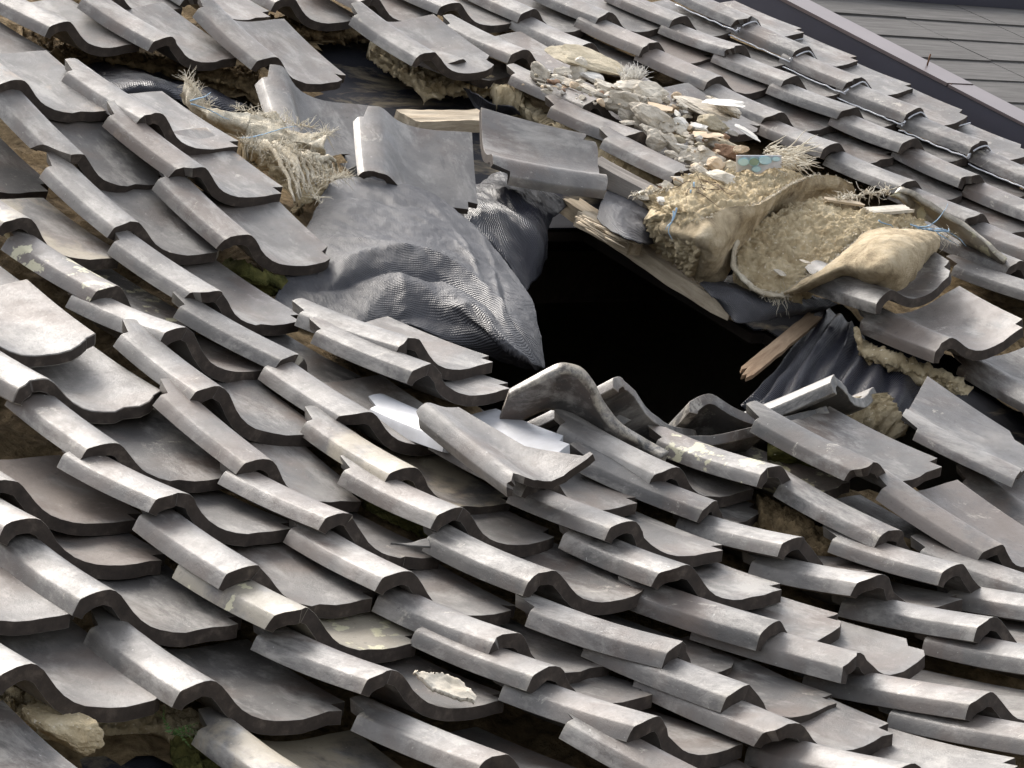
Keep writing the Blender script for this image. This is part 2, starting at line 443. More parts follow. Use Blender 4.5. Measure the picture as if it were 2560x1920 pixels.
def tube(name, pts_list, rad, mat, parent=None, loc=None, label=None, cat=None, group=None, sides=5, taper=True):
    """a bundle of round strands; each a list of 3-D points"""
    V, F = [], []
    for P in pts_list:
        P = [Vector(p) for p in P]; n = len(P); base = len(V)
        for i, p in enumerate(P):
            d = (P[min(i + 1, n - 1)] - P[max(i - 1, 0)]).normalized()
            a = d.orthogonal().normalized(); b = d.cross(a)
            r = rad * ((1 - .75 * (i / (n - 1))) if taper else 1)
            for s in range(sides):
                t = 2 * math.pi * s / sides; V.append(tuple(p + (a * math.cos(t) + b * math.sin(t)) * r))
        for i in range(n - 1):
            for s in range(sides):
                s2 = (s + 1) % sides; F.append((base + i * sides + s, base + i * sides + s2, base + (i + 1) * sides + s2, base + (i + 1) * sides + s))
        F.append(tuple(base + s for s in range(sides))[::-1]); F.append(tuple(base + (n - 1) * sides + s for s in range(sides)))
    if parent is not None: o = child(name, V, F, M[mat], parent, loc)
    else:
        o0 = Vector(V[0]); o = mesh_obj(name, [tuple(Vector(v) - o0) for v in V], F, M[mat], mw=ROOF @ Matrix.Translation(o0))
    return tag(o, label, cat, group)
def strand(p, d, L, rng, curl=.35, n=6, droop=0):
    p = Vector(p); d = Vector(d).normalized(); out = [p.copy()]
    for i in range(n):
        d = (d + Vector((rng.uniform(-curl, curl), rng.uniform(-curl, curl), rng.uniform(-curl, curl) - droop))).normalized()
        p = p + d * L / n; out.append(p.copy())
    return out
def fringe_along(G, rng, per, L, out, curl=.35, droop=.1, jit=.8):
    S = []
    n = len(G)
    for i in range(n - 1):
        for _ in range(per):
            t = rng.random(); p = G[i] * (1 - t) + G[i + 1] * t
            d = Vector(out) + Vector((rng.uniform(-jit, jit), rng.uniform(-jit, jit), rng.uniform(-jit, jit)))
            S.append(strand(p, d, L * rng.uniform(.3, 1.2), rng, curl, 5, droop))
    return S
def rock(rng, sx, sy, sz, sub=3, planes=9, rough=.12):
    bm = bmesh.new(); bmesh.ops.create_icosphere(bm, subdivisions=sub, radius=1)
    pl = []
    for _ in range(planes):
        n = Vector((rng.gauss(0, 1), rng.gauss(0, 1), rng.gauss(0, 1))).normalized(); pl.append((n, rng.uniform(.5, .8)))
    o = Vector((rng.uniform(0, 50),) * 3)
    for v in bm.verts:
        for n, d in pl:
            e = v.co.dot(n) - d
            if e > 0: v.co -= n * e
        v.co += v.co.normalized() * rough * noise.fractal(v.co * 2.2 + o, .8, 2.1, 4)
        v.co = Vector((v.co.x * sx, v.co.y * sy, v.co.z * sz))
    V = [tuple(v.co) for v in bm.verts]; F = [tuple(q.index for q in f.verts) for f in bm.faces]; bm.free()
    return V, F
def place_rock(c, X, Y, wpx, hpx, h, mat, label, seed, name='rubble_piece', cat='rubble', group='rubble lying on the tiles', yaw=None, tilt=None, flat=None, sub=3):
    rng = random.Random(seed)
    p = at(c, X, Y, h); s = {'R': 3.6867, 'S': 2.5136}.get(c, 2.0)
    dist = np.linalg.norm(p - CP); mpp = dist / (CAM_F * 1000) / s
    wv = wpx * mpp * .74; hv = hpx * mpp * .74
    sz = hv * (flat or .75)
    V, F = rock(rng, wv, max(wv, hv) * .8, sz, sub=sub)
    mw = ROOF @ Matrix.Translation(Vector(p)) @ Matrix.Rotation(-.75 if yaw is None else yaw, 4, 'Z') @ Matrix.Rotation(tilt if tilt is not None else rng.uniform(-.3, .3), 4, 'Y')
    o = mesh_obj(name, V, F, M[mat], mw=mw, smooth=False)
    return tag(o, label, cat, group)
def plank(name, c, a, b, width, thick, mat, label, cat='wood', seed=0, parent=None, jag=.02, n=40, up=(0, 0, 1), group=None):
    """board from a to b (px,py,z): width along the roof, thickness along up; ragged far end"""
    rng = random.Random(seed)
    A = Vector(at(c, *a)); B = Vector(at(c, *b)); d = (B - A); L = d.length; d.normalize()
    z = Vector(up); s = d.cross(z).normalized(); z = s.cross(d).normalized()
    m = Matrix((s, d, z)).transposed().to_4x4(); m.translation = A
    nw = 7; V = []; F = []
    je0 = [rng.uniform(0, jag) for _ in range(nw)]; je = [rng.uniform(-jag, jag) for _ in range(nw)]
    for lay in (0, 1):
        for i in range(n):
            for k in range(nw):
                y = i / (n - 1); y0 = je0[k]; y1 = L + je[k]
                x = (k / (nw - 1) - .5) * width
                yy = y0 + (y1 - y0) * y
                e = noise.noise(Vector((x * 90, yy * 6, lay * 5 + seed))) * thick * .16
                if k in (0, nw - 1): x += noise.noise(Vector((yy * 18, k, seed))) * width * .07
                V.append((x, yy, (thick if lay else 0) + e))
    N = n * nw
    for i in range(n - 1):
        for k in range(nw - 1):
            q = i * nw + k; F.append((q, q + 1, q + nw + 1, q + nw)); F.append((N + q, N + q + nw, N + q + nw + 1, N + q + 1))
        for k in (0, nw - 1): q = i * nw + k; F.append((q, q + nw, N + q + nw, N + q))
    for k in range(nw - 1):
        for i in (0, n - 1): q = i * nw + k; F.append((q, N + q, N + q + 1, q + 1))
    o = mesh_obj(name, V, F, M[mat], mw=ROOF @ m, smooth=False); fixn(o)
    return tag(o, label, cat, group)
def box(V, F, x0, x1, y0, y1, z0, z1):
    b = len(V)
    V += [(x, y, z) for x in (x0, x1) for y in (y0, y1) for z in (z0, z1)]
    F += [tuple(b + i for i in q) for q in ((0, 1, 3, 2), (4, 6, 7, 5), (0, 4, 5, 1), (2, 3, 7, 6), (0, 2, 6, 4), (1, 5, 7, 3))]

# ================= SETTING =================
o = mesh_obj('ground', [(-150, -150, 0), (150, -150, 0), (150, 150, 0), (-150, 150, 0)], [(0, 1, 2, 3)], M['ground'], mw=Matrix.Identity(4), smooth=False)
tag(o, kind='structure')

# ---- the old house: deck with a hole, attic, walls ----
HOLE = [(.28, -.22), (1.42, -.22), (1.58, .25), (1.42, .62), (1.38, 1.16), (1.12, 1.16), (.72, .8), (.30, .42)]
def inside(x, y, P):
    r = False; n = len(P)
    for i in range(n):
        a, b = P[i], P[(i + 1) % n]
        if (a[1] > y) != (b[1] > y) and x < (b[0] - a[0]) * (y - a[1]) / (b[1] - a[1]) + a[0]: r = not r
    return r
house = empty('old_house', (0, 0, -.2), 'old house whose tiled roof has a large collapsed hole', 'house')
X0, X1, Y0, Y1 = -3.2, 3.32, -3.2, 4.4
def deck_grid(z, t, cell=.04, grow=0.0):
    nx = int((X1 - X0) / cell); ny = int((Y1 - Y0) / cell); V = []; F = []; idx = {}
    def vi(i, j, k):
        if (i, j, k) not in idx: idx[(i, j, k)] = len(V); V.append((X0 + (X1 - X0) * i / nx, Y0 + (Y1 - Y0) * j / ny, z - t * k))
        return idx[(i, j, k)]
    keep = {(i, j) for i in range(nx) for j in range(ny) if not inside(X0 + (X1 - X0) * (i + .5) / nx, Y0 + (Y1 - Y0) * (j + .5) / ny, HOLE)}
    for (i, j) in keep:
        F.append((vi(i, j, 0), vi(i + 1, j, 0), vi(i + 1, j + 1, 0), vi(i, j + 1, 0))); F.append((vi(i, j, 1), vi(i, j + 1, 1), vi(i + 1, j + 1, 1), vi(i + 1, j, 1)))
        for di, dj, a, b in ((-1, 0, (0, 0), (0, 1)), (1, 0, (1, 0), (1, 1)), (0, -1, (0, 0), (1, 0)), (0, 1, (0, 1), (1, 1))):
            if (i + di, j + dj) not in keep:
                F.append((vi(i + a[0], j + a[1], 0), vi(i + b[0], j + b[1], 0), vi(i + b[0], j + b[1], 1), vi(i + a[0], j + a[1], 1)))
    return V, F
hl = (0, 0, -.2)
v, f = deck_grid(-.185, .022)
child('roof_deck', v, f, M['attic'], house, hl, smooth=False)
# walls and attic in world axes, hung below the roof plane
def world_part(name, V, F, mat):
    inv = (ROOF @ Matrix.Translation(Vector(hl))).inverted()
    return mesh_obj(name, [tuple(inv @ Vector(v)) for v in V], F, M[mat], parent=house, smooth=False)
lo = W((0, Y0, -.215)); hi = W((0, Y1, -.215))
for (xa, xb) in ((X0, X0 + .12), (X1 - .12, X1)):
    V, F = [], []; b = 0; V += [(xa, lo.y, .02), (xb, lo.y, .02), (xa, hi.y, .02), (xb, hi.y, .02), (xa, lo.y, lo.z), (xb, lo.y, lo.z), (xa, hi.y, hi.z), (xb, hi.y, hi.z)]
    F += [tuple(b + i for i in q) for q in ((0, 2, 3, 1), (4, 5, 7, 6), (0, 1, 5, 4), (2, 6, 7, 3), (0, 4, 6, 2), (1, 3, 7, 5))]
    world_part('side_wall', V, F, 'house_wall')
V, F = [], []; box(V, F, X0 + .125, X1 - .125, lo.y, lo.y + .12, .02, lo.z - .06); world_part('front_wall', V, F, 'house_wall')
V, F = [], []; box(V, F, X0 + .125, X1 - .125, hi.y - .12, hi.y, .02, hi.z - .08); world_part('back_wall', V, F, 'house_wall')
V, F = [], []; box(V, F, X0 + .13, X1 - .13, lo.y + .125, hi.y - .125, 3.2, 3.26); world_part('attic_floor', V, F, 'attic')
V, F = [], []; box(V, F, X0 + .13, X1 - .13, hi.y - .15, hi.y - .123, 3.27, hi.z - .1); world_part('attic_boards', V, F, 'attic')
for xr in (-2.4, -1.5, -.6, .12, 1.72, 2.5):
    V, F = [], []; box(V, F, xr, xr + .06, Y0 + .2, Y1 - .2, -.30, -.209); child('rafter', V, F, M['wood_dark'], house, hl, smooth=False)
V, F = [], []; box(V, F, X0 + .13, X1 - .13, 1.32, 1.44, -.44, -.305); child('roof_beam', V, F, M['wood_dark'], house, hl, smooth=False)

# ---- felt underlay lying on the deck ----
V, F = [], []
v, f = deck_grid(-.172, .004)
und = mesh_obj('roof_underlay', v, f, M['tarp_dark'], uv=[(a[0], a[1]) for a in v], smooth=False)
tag(und, 'black ribbed roofing felt lying under the tiles around the hole', 'roofing felt')

# ---- metal flashing along the right edge and the neighbouring roof ----
fl = empty('roof_flashing', (3.34, 1, 0), 'long brown grey metal flashing along the right edge of the tiled roof', 'flashing')
fo = (3.34, 1, 0)
V, F = [], []; box(V, F, 3.345, 3.36, -3.2, 4.4, -.16, .0); child('side_strip', V, F, M['flash_side'], fl, fo, smooth=False)
V, F = [], []; box(V, F, 3.340, 3.46, 1.743, 4.4, .002, .012); box(V, F, 3.340, 3.46, -3.2, 1.737, .002, .010); child('cap_strip', V, F, M['flashing'], fl, fo, smooth=False)
V, F = [], []; box(V, F, 3.352, 3.354, 1.735, 1.746, -.13, .0115); child('joint_seam', V, F, M['rust'], fl, fo, smooth=False)
nail = tube('nail', [[(3.41, 1.88, .0), (3.41, 1.882, .03), (3.413, 1.885, .045)]], .0025, 'rust', label='thin rusty nail standing upright on the metal flashing', cat='nail', taper=False, sides=8)
nb = empty('neighbour_house', (6, 2, -.1), 'neighbouring house with a flat grey slate shingle roof beyond the flashing', 'house')
no = (6, 2, -.1)
V, F = [], []; box(V, F, 3.47, 9.5, -4, 2.7, -.25, -.03); child('roof_base', V, F, M['attic'], nb, no, smooth=False)
rng = random.Random(5)
V, F = [], []
NST = .175
for k in range(-34, 1):
    y0 = 2.393 + k * NST; x = 3.47
    y1 = min(y0 + NST + .03, 2.57)
    while x < 9.4:
        wd = .45; b = len(V); dz = rng.uniform(0, .0015)
        # thin wedge, thick end down the slope
        yy = y0 + rng.uniform(-.004, .004)
        V += [(x, yy, -.028), (x + wd - .003, yy, -.028), (x + wd - .003, y1, -.0295), (x, y1, -.0295), (x, yy, -.019 + dz), (x + wd - .003, yy, -.019 + dz), (x + wd - .003, y1, -.025 + dz), (x, y1, -.025 + dz)]
        F += [tuple(b + i for i in q) for q in ((0, 3, 2, 1), (4, 5, 6, 7), (0, 1, 5, 4), (1, 2, 6, 5), (2, 3, 7, 6), (3, 0, 4, 7))]
        x += wd
child('slate_shingles', V, F, M['slate'], nb, no, smooth=False)
V, F = [], []; box(V, F, 3.47, 9.5, 2.572, 2.625, -.029, .012); child('ridge_trim', V, F, M['flash_side'], nb, no, smooth=False)
V, F = [], []; box(V, F, 3.47, 9.5, 2.63, 2.72, -.029, .03); child('ridge_cap', V, F, M['white'], nb, no, smooth=False)
inv = (ROOF @ Matrix.Translation(Vector(no))).inverted()
V, F = [], []; box(V, F, 3.6, 9.4, -3.3, 2.2, .02, 3.2)
mesh_obj('wall', [tuple(inv @ Vector(v)) for v in V], F, M['house_wall'], parent=nb, smooth=False)

# ================= ROOF TILES =================
# number, (x, y, z, turn, tilt, lean), material, label
TILES = [
 (5, (-0.2866, 1.2588, 0.0939, -0.0367, 0.042, 0.0264), 'tile_tan', 'brown edged grey tile, first down the column passing left of the white tile'),
 (6, (-0.291, 1.0192, 0.0383, -0.0089, 0.1564, 0.0635), 'tile', 'tile with a broken roll end, second down the column passing left of the white tile'),
 (10, (-0.3249, 0.7719, 0.002, -0.0433, 0.0736, 0.0546), 'tile', 'weathered grey tile, third down the column passing left of the white tile'),
 (14, (-0.3268, 0.497, -0.0153, 0.0438, -0.0016, 0.0887), 'tile', 'dusty grey tile, fourth down the column passing left of the white tile'),
 (41, (-0.3151, 0.2536, -0.0289, 0.1764, -0.0135, 0.162), 'tile', 'dusty grey tile, fifth down the column passing left of the white tile'),
 (42, (-0.3511, 0.0205, -0.0318, -0.0665, -0.0631, 0.0109), 'tile_pale', 'pale white speckled tile, sixth down the column passing left of the white tile'),
 (43, (-0.4232, -0.1848, -0.0295, -0.0918, -0.095, 0.074), 'tile_stain', 'yellow stained tile, seventh down the column passing left of the white tile'),
 (44, (-0.4618, -0.3514, -0.0198, -0.0511, -0.1576, 0.0577), 'tile_pale', 'dusty grey tile, eighth down the column passing left of the white tile'),
 (45, (-0.4805, -0.599, -0.0104, -0.0355, -0.1876, -0.0184), 'tile', 'curved grey tile, ninth down the column passing left of the white tile'),
 (46, (-0.4337, -0.8719, 0.0046, 0.2632, -0.1775, 0.1332), 'tile', 'weathered grey tile, tenth down the column passing left of the white tile'),
 (47, (-0.4446, -1.0144, 0.0076, 0.0438, -0.1894, 0.0287), 'tile', 'dusty grey tile, eleventh down the column passing left of the white tile'),
 (48, (-0.4556, -1.1267, 0.0047, -0.0133, -0.1839, -0.0342), 'tile', 'tile with yellowish side, twelfth down the column passing left of the white tile'),
 (49, (-0.4468, -1.3385, 0.0531, -0.073, -0.3575, -0.1139), 'tile', 'weathered grey tile, thirteenth down the column passing left of the white tile'),
 (7, (-0.001, 1.156, 0.0716, 0.0305, 0.0059, 0.0802), 'tile', 'tile with flaking specks, first down the column left of the felt flap'),
 (8, (-0.0326, 0.9574, 0.0379, 0.0267, 0.0734, 0.0461), 'tile_tan', 'dusty grey tile, second down the column left of the felt flap'),
 (9, (-0.0694, 0.7416, -0.0126, -0.0476, 0.1014, 0.0253), 'tile_pale', 'curved grey tile, third down the column left of the felt flap'),
 (11, (-0.5282, 1.076, -0.0046, 0.0072, 0.1133, 0.0674), 'tile', 'dusty grey tile, first down the left edge to bottom centre column'),
 (12, (-0.6082, 0.7371, 0.028, -0.0119, -0.0212, 0.1219), 'tile_stain', 'dusty grey tile with bare roll end, second down the left edge to bottom centre column'),
 (13, (-0.5714, 0.4858, 0.0044, 0.0893, -0.0206, 0.164), 'tile_lichen', 'lichen blotched tile, third down the left edge to bottom centre column'),
 (32, (-0.5713, 0.284, 0.0178, 0.0632, -0.1475, 0.1641), 'tile', 'dusty grey tile, fourth down the left edge to bottom centre column'),
 (33, (-0.6562, 0.0783, 0.0069, -0.1068, -0.0323, 0.1442), 'tile', 'curved grey tile, fifth down the left edge to bottom centre column'),
 (34, (-0.7105, -0.1379, -0.0164, -0.049, 0.0219, 0.1729), 'tile_brown', 'brownish grey tile lying askew, sixth down the left edge to bottom centre column'),
 (35, (-0.723, -0.3623, -0.0005, 0.0123, -0.1553, 0.1972), 'tile', 'dusty grey tile, seventh down the left edge to bottom centre column'),
 (36, (-0.7575, -0.5511, -0.0052, -0.094, -0.1611, 0.1092), 'tile', 'curved grey tile, eighth down the left edge to bottom centre column'),
 (37, (-0.727, -0.7789, 0.0023, 0.0417, -0.1919, 0.1048), 'tile', 'tile with a broken lump, ninth down the left edge to bottom centre column'),
 (38, (-0.746, -0.8874, 0.0069, 0.0276, -0.2164, 0.0914), 'tile', 'dark clean ended tile, tenth down the left edge to bottom centre column'),
 (39, (-0.7247, -1.0853, 0.0301, 0.1087, -0.2385, 0.1286), 'tile', 'curved grey tile, eleventh down the left edge to bottom centre column'),
 (40, (-0.7507, -1.2352, 0.0163, 0.0335, -0.1179, 0.0897), 'tile', 'weathered grey tile, twelfth down the left edge to bottom centre column'),
 (15, (-0.9635, 0.4853, -0.0002, -0.027, -0.0086, -0.0434), 'tile', 'cracked tile, first down the column starting with the cracked tile'),
 (16, (-1.0032, 0.3279, 0.0054, -0.1266, -0.0735, -0.1006), 'tile', 'grey tile with a chipped right corner, second down the column starting with the cracked tile'),
 (17, (-0.9762, 0.142, -0.0056, -0.083, -0.1146, -0.0572), 'tile', 'dusty grey tile, third down the column starting with the cracked tile'),
 (18, (-0.9856, -0.0714, -0.0094, -0.1117, -0.0679, 0.0539), 'tile', 'tile with dark oval marks, fourth down the column starting with the cracked tile'),
 (19, (-1.0023, -0.2821, 0.0077, -0.0085, -0.1671, 0.0977), 'tile', 'weathered grey tile, fifth down the column starting with the cracked tile'),
 (20, (-1.0315, -0.4995, -0.0037, -0.1003, -0.1132, 0.0355), 'tile', 'dusty grey tile, sixth down the column starting with the cracked tile'),
 (21, (-1.034, -0.6348, -0.0039, -0.0354, -0.1372, 0.0829), 'tile_crust', 'plaster crusted broken tile, seventh down the column starting with the cracked tile'),
 (22, (-1.0305, -0.8355, 0.0029, -0.0135, -0.2244, 0.0859), 'tile', 'tile carrying a plaster flake, eighth down the column starting with the cracked tile'),
 (23, (-1.0112, -1.0703, -0.0048, 0.0371, -0.223, 0.1189), 'tile', 'dusty grey tile, ninth down the column starting with the cracked tile'),
 (28, (-1.2419, -0.1571, -0.0168, -0.122, -0.1277, 0.0761), 'tile_brown', 'weathered grey tile, first down the column along the lower left edge'),
 (27, (-1.2899, -0.2854, -0.0141, -0.1273, -0.1683, 0.0674), 'tile_brown', 'curved grey tile, second down the column along the lower left edge'),
 (24, (-1.309, -0.5089, -0.0165, -0.111, -0.1255, 0.0325), 'tile', 'curved grey tile, third down the column along the lower left edge'),
 (25, (-1.307, -0.7568, -0.0292, -0.119, -0.1451, 0.0156), 'tile', 'weathered grey tile, fourth down the column along the lower left edge'),
 (26, (-1.294, -1.0217, -0.0446, -0.0989, -0.1399, 0.0492), 'tile_stain', 'cracked yellow stained tile, fifth down the column along the lower left edge'),
 (50, (-0.0566, 0.2328, -0.0004, 0.1145, -0.1618, 0.0562), 'tile', 'upper grey tile, first down the pair under the felt flap'),
 (51, (-0.0972, 0.1418, -0.0061, 0.0817, -0.1406, 0.0616), 'tile', 'lower grey tile, second down the pair under the felt flap'),
 (54, (-0.1773, -0.2724, -0.0209, -0.0262, -0.1126, 0.0481), 'tile_dark', 'curved grey tile, first down the column below the loose broken tile'),
 (55, (-0.1832, -0.4807, 0.003, -0.0448, -0.207, 0.0672), 'tile', 'weathered grey tile, second down the column below the loose broken tile'),
 (56, (-0.2046, -0.6374, -0.0009, -0.06, -0.2092, 0.0077), 'tile', 'dusty grey tile, third down the column below the loose broken tile'),
 (57, (-0.174, -0.8379, -0.0083, 0.1899, -0.1864, -0.0249), 'tile', 'curved grey tile, fourth down the column below the loose broken tile'),
 (58, (-0.1284, -0.9827, 0.0061, 0.166, -0.23, -0.0429), 'tile', 'weathered grey tile, fifth down the column below the loose broken tile'),
 (59, (-0.073, -1.193, 0.0518, 0.0504, -0.3531, -0.0031), 'tile', 'dusty grey tile, sixth down the column below the loose broken tile'),
 (60, (-0.0816, -1.3378, 0.0689, 0.0348, -0.3473, -0.0098), 'tile', 'curved grey tile, seventh down the column below the loose broken tile'),
 (64, (0.1655, -0.26, -0.0305, 0.0218, -0.08, 0.0327), 'tile', 'tile with a tan side patch, first down the column just right of the white tile'),
 (65, (0.1754, -0.3741, -0.043, 0.287, -0.0513, 0.099), 'tile', 'dusty grey tile, second down the column just right of the white tile'),
 (66, (0.1767, -0.563, -0.012, -0.029, -0.2879, 0.0816), 'tile', 'curved grey tile, third down the column just right of the white tile'),
 (61, (0.192, -0.7415, 0.0039, 0.0223, -0.3183, 0.0585), 'tile', 'weathered grey tile, fourth down the column just right of the white tile'),
 (62, (0.2402, -0.9538, 0.0287, 0.021, -0.3335, 0.0225), 'tile', 'dusty grey tile, fifth down the column just right of the white tile'),
 (63, (0.2319, -1.1414, 0.0633, 0.0079, -0.3378, -0.0077), 'tile', 'curved grey tile, sixth down the column just right of the white tile'),
 (68, (0.3813, -0.3162, -0.0131, 0.057, -0.1935, 0.0159), 'tile_lichen', 'grey lichen crusted tile, first down the column headed by the lichened tile'),
 (69, (0.4489, -0.5616, -0.0187, 0.0003, -0.0784, 0.0804), 'tile', 'long slipped tile over the gap, second down the column headed by the lichened tile'),
 (72, (0.4268, -0.7278, -0.0022, 0.0225, -0.2233, 0.0281), 'tile', 'wedged grey tile, third down the column headed by the lichened tile'),
 (74, (0.5103, -0.9677, 0.039, 0.0054, -0.3681, 0.0225), 'tile', 'dusty grey tile, fourth down the column headed by the lichened tile'),
 (71, (0.5669, -0.3871, 0.0138, 0.0928, -0.0466, -0.0629), 'tile', 'dusty grey tile, first down the column under the hole right end'),
 (70, (0.6294, -0.661, -0.0135, 0.0367, 0.031, 0.0229), 'tile_brown', 'brown slipped askew tile, second down the column under the hole right end'),
 (73, (0.5965, -0.8468, -0.0013, 0.039, -0.1885, 0.0246), 'tile', 'weathered grey tile, third down the column under the hole right end'),
 (101, (2.8571, 2.1253, 0.0252, 0.0337, -0.0491, -0.0355), 'tile', 'dusty grey tile, first down the sealed column beside the flashing'),
 (102, (2.8679, 1.9194, 0.0173, 0.0235, -0.0456, -0.0631), 'tile', 'curved grey tile, second down the sealed column beside the flashing'),
 (103, (2.8631, 1.7012, 0.0121, 0.0275, -0.0594, -0.0848), 'tile', 'weathered grey tile, third down the sealed column beside the flashing'),
 (104, (2.8658, 1.4872, 0.0101, 0.0268, -0.0727, -0.1077), 'tile', 'dusty grey tile, fourth down the sealed column beside the flashing'),
 (105, (2.8749, 1.2579, 0.0117, 0.0195, -0.0819, -0.0717), 'tile', 'curved grey tile, fifth down the sealed column beside the flashing'),
 (106, (2.8875, 1.0205, 0.0106, -0.0308, -0.0738, -0.0303), 'tile', 'weathered grey tile, sixth down the sealed column beside the flashing'),
 (89, (2.5871, 2.1346, 0.0137, 0.0395, -0.0637, -0.0267), 'tile', 'dusty grey tile, first down the column next to the sealed one'),
 (94, (2.5924, 1.9112, 0.0171, 0.0675, -0.0972, 0.0105), 'tile', 'weathered grey tile, second down the column next to the sealed one'),
 (107, (2.5962, 1.7045, 0.0104, 0.0541, -0.0781, -0.0194), 'tile', 'dusty grey tile, third down the column next to the sealed one'),
 (108, (2.6045, 1.4851, 0.0104, 0.1133, -0.0846, 0.0036), 'tile', 'curved grey tile, fourth down the column next to the sealed one'),
 (109, (2.6026, 1.2737, 0.0104, -0.0084, -0.0958, -0.0171), 'tile', 'weathered grey tile, fifth down the column next to the sealed one'),
 (110, (2.6144, 1.0619, -0.0, -0.0497, -0.0624, -0.0171), 'tile', 'dusty grey tile, sixth down the column next to the sealed one'),
 (111, (2.6406, 0.8264, 0.0025, -0.0231, -0.0899, -0.0329), 'tile', 'curved grey tile, seventh down the column next to the sealed one'),
 (88, (2.3156, 2.1522, 0.0018, 0.0643, -0.0512, -0.0491), 'tile', 'weathered grey tile, first down the column passing above the torn sacks'),
 (93, (2.3055, 1.9586, -0.0072, 0.0337, -0.0471, -0.0477), 'tile_brown', 'curved grey tile, second down the column passing above the torn sacks'),
 (95, (2.3279, 1.7304, -0.0124, 0.0674, -0.0524, -0.0784), 'tile_brown', 'dusty grey tile, third down the column passing above the torn sacks'),
 (112, (2.334, 1.5031, -0.0217, 0.0374, -0.0403, -0.0852), 'tile', 'weathered grey tile, fourth down the column passing above the torn sacks'),
 (113, (2.3227, 1.2942, -0.0176, -0.0014, -0.1073, -0.064), 'tile', 'dusty grey tile, fifth down the column passing above the torn sacks'),
 (114, (2.3516, 1.0513, -0.0152, 0.0013, -0.082, -0.0459), 'tile', 'curved grey tile, sixth down the column passing above the torn sacks'),
 (115, (2.3703, 0.8358, -0.0142, 0.0227, -0.0839, -0.0566), 'tile', 'weathered grey tile, seventh down the column passing above the torn sacks'),
 (116, (2.3887, 0.6182, -0.0091, -0.0041, -0.1039, -0.0363), 'tile', 'dusty grey tile, eighth down the column passing above the torn sacks'),
 (117, (2.159, 0.533, -0.0013, 0.0753, -0.0635, -0.0128), 'tile', 'curved grey tile, ninth down the column passing above the torn sacks'),
 (118, (2.0795, 0.3742, 0.001, 0.0303, -0.1544, -0.0324), 'tile', 'weathered grey tile, tenth down the column passing above the torn sacks'),
 (87, (2.0411, 2.1672, -0.0057, 0.0293, -0.0485, -0.0251), 'tile', 'curved grey tile, first down the column ending under the rubble'),
 (92, (2.0431, 1.9436, -0.0117, 0.0117, -0.056, 0.0061), 'tile', 'dusty grey tile, second down the column ending under the rubble'),
 (119, (1.9874, 1.4511, -0.0024, 0.0398, 0.0201, 0.0036), 'tile', 'grey tile almost buried in rubble, third down the column ending under the rubble'),
 (86, (1.7698, 2.1816, -0.0035, 0.0325, -0.0415, -0.007), 'tile_tan', 'dusty grey tile, first down the column ending at the grey board'),
 (91, (1.7004, 1.8361, -0.0004, -0.001, -0.0581, -0.0142), 'tile', 'weathered grey tile, second down the column ending at the grey board'),
 (96, (1.6367, 1.4973, -0.0001, 0.0455, -0.0817, -0.0377), 'tile_dark', 'dark roll just below the rubble, third down the column ending at the grey board'),
 (97, (1.5932, 1.295, -0.0012, 0.0728, -0.0828, -0.0255), 'tile_dark', 'dark roll between two dark rolls, fourth down the column ending at the grey board'),
 (98, (1.5464, 1.0727, -0.0007, 0.0052, -0.0494, -0.0129), 'tile_dark', 'dark grey roll above the grey board, fifth down the column ending at the grey board'),
 (85, (1.4972, 2.1994, -0.0094, 0.0199, -0.003, -0.0046), 'tile', 'weathered grey tile, first down the column above the stained felt'),
 (90, (1.3341, 1.7875, -0.0021, 0.0082, 0.0612, -0.0602), 'tile', 'curved grey tile, second down the column above the stained felt'),
 (1, (0.2743, 1.8473, 0.0089, 0.1026, -0.0261, 0.0054), 'tile', 'grey tile in the top left corner, above the strip of bare clay'),
 (2, (0.5421, 1.811, -0.0015, 0.1074, 0.0519, 0.0191), 'tile', 'grey tile second from the left in the top left row above bare clay'),
 (3, (0.8103, 1.7559, -0.0168, -0.009, 0.1454, 0.0218), 'tile', 'grey tile with scratched pan at the right end of the row above the twisted tile'),
 (4, (-0.0151, 1.7604, -0.0052, 0.1586, 0.061, 0.0324), 'tile', 'grey tile at the very left edge of the row above bare clay'),
 (29, (-1.5975, -0.4681, 0.0091, -0.1021, -0.1478, 0.0545), 'tile', 'grey tile cut by the left edge below the middle, pan only'),
 (30, (-1.5843, -0.7015, -0.0033, -0.0687, -0.1393, 0.0585), 'tile', 'grey tile in the bottom left corner above the clay lump'),
 (52, (-0.185, -0.07, -0.034, -0.16, -0.23, -0.1), 'white', 'smooth white plastic tile partly hidden by the loose broken tile'),
 (82, (0.5976, 2.1067, -0.0036, 0.1026, 0.1056, -0.0273), 'tile', 'grey tile cut by the top edge, nearest the top left corner'),
 (83, (0.8795, 2.1174, -0.0039, 0.0849, 0.0684, 0.0175), 'tile', 'grey tile cut by the top edge, second from the top left corner'),
 (84, (1.2261, 2.2063, -0.0258, 0.0138, 0.0121, 0.0), 'tile', 'grey tile cut by the top edge, third from the top left corner'),
]
CHIPS = {16: 4, 15: 4, 17: 4, 24: 3, 37: 4, 43: 4, 21: 5, 6: 4}
LONG = {}
def broken_left(x):      # the roll of the second tile of the first column is broken away at its lower left
    return .075 * max(0, 1 - (x + .01) / .03) if x < .02 else 0
def corner_gone(x):
    return .022 * max(0, (x - .255) / .03) + .004 * math.sin(x * 400) if x > .255 else 0
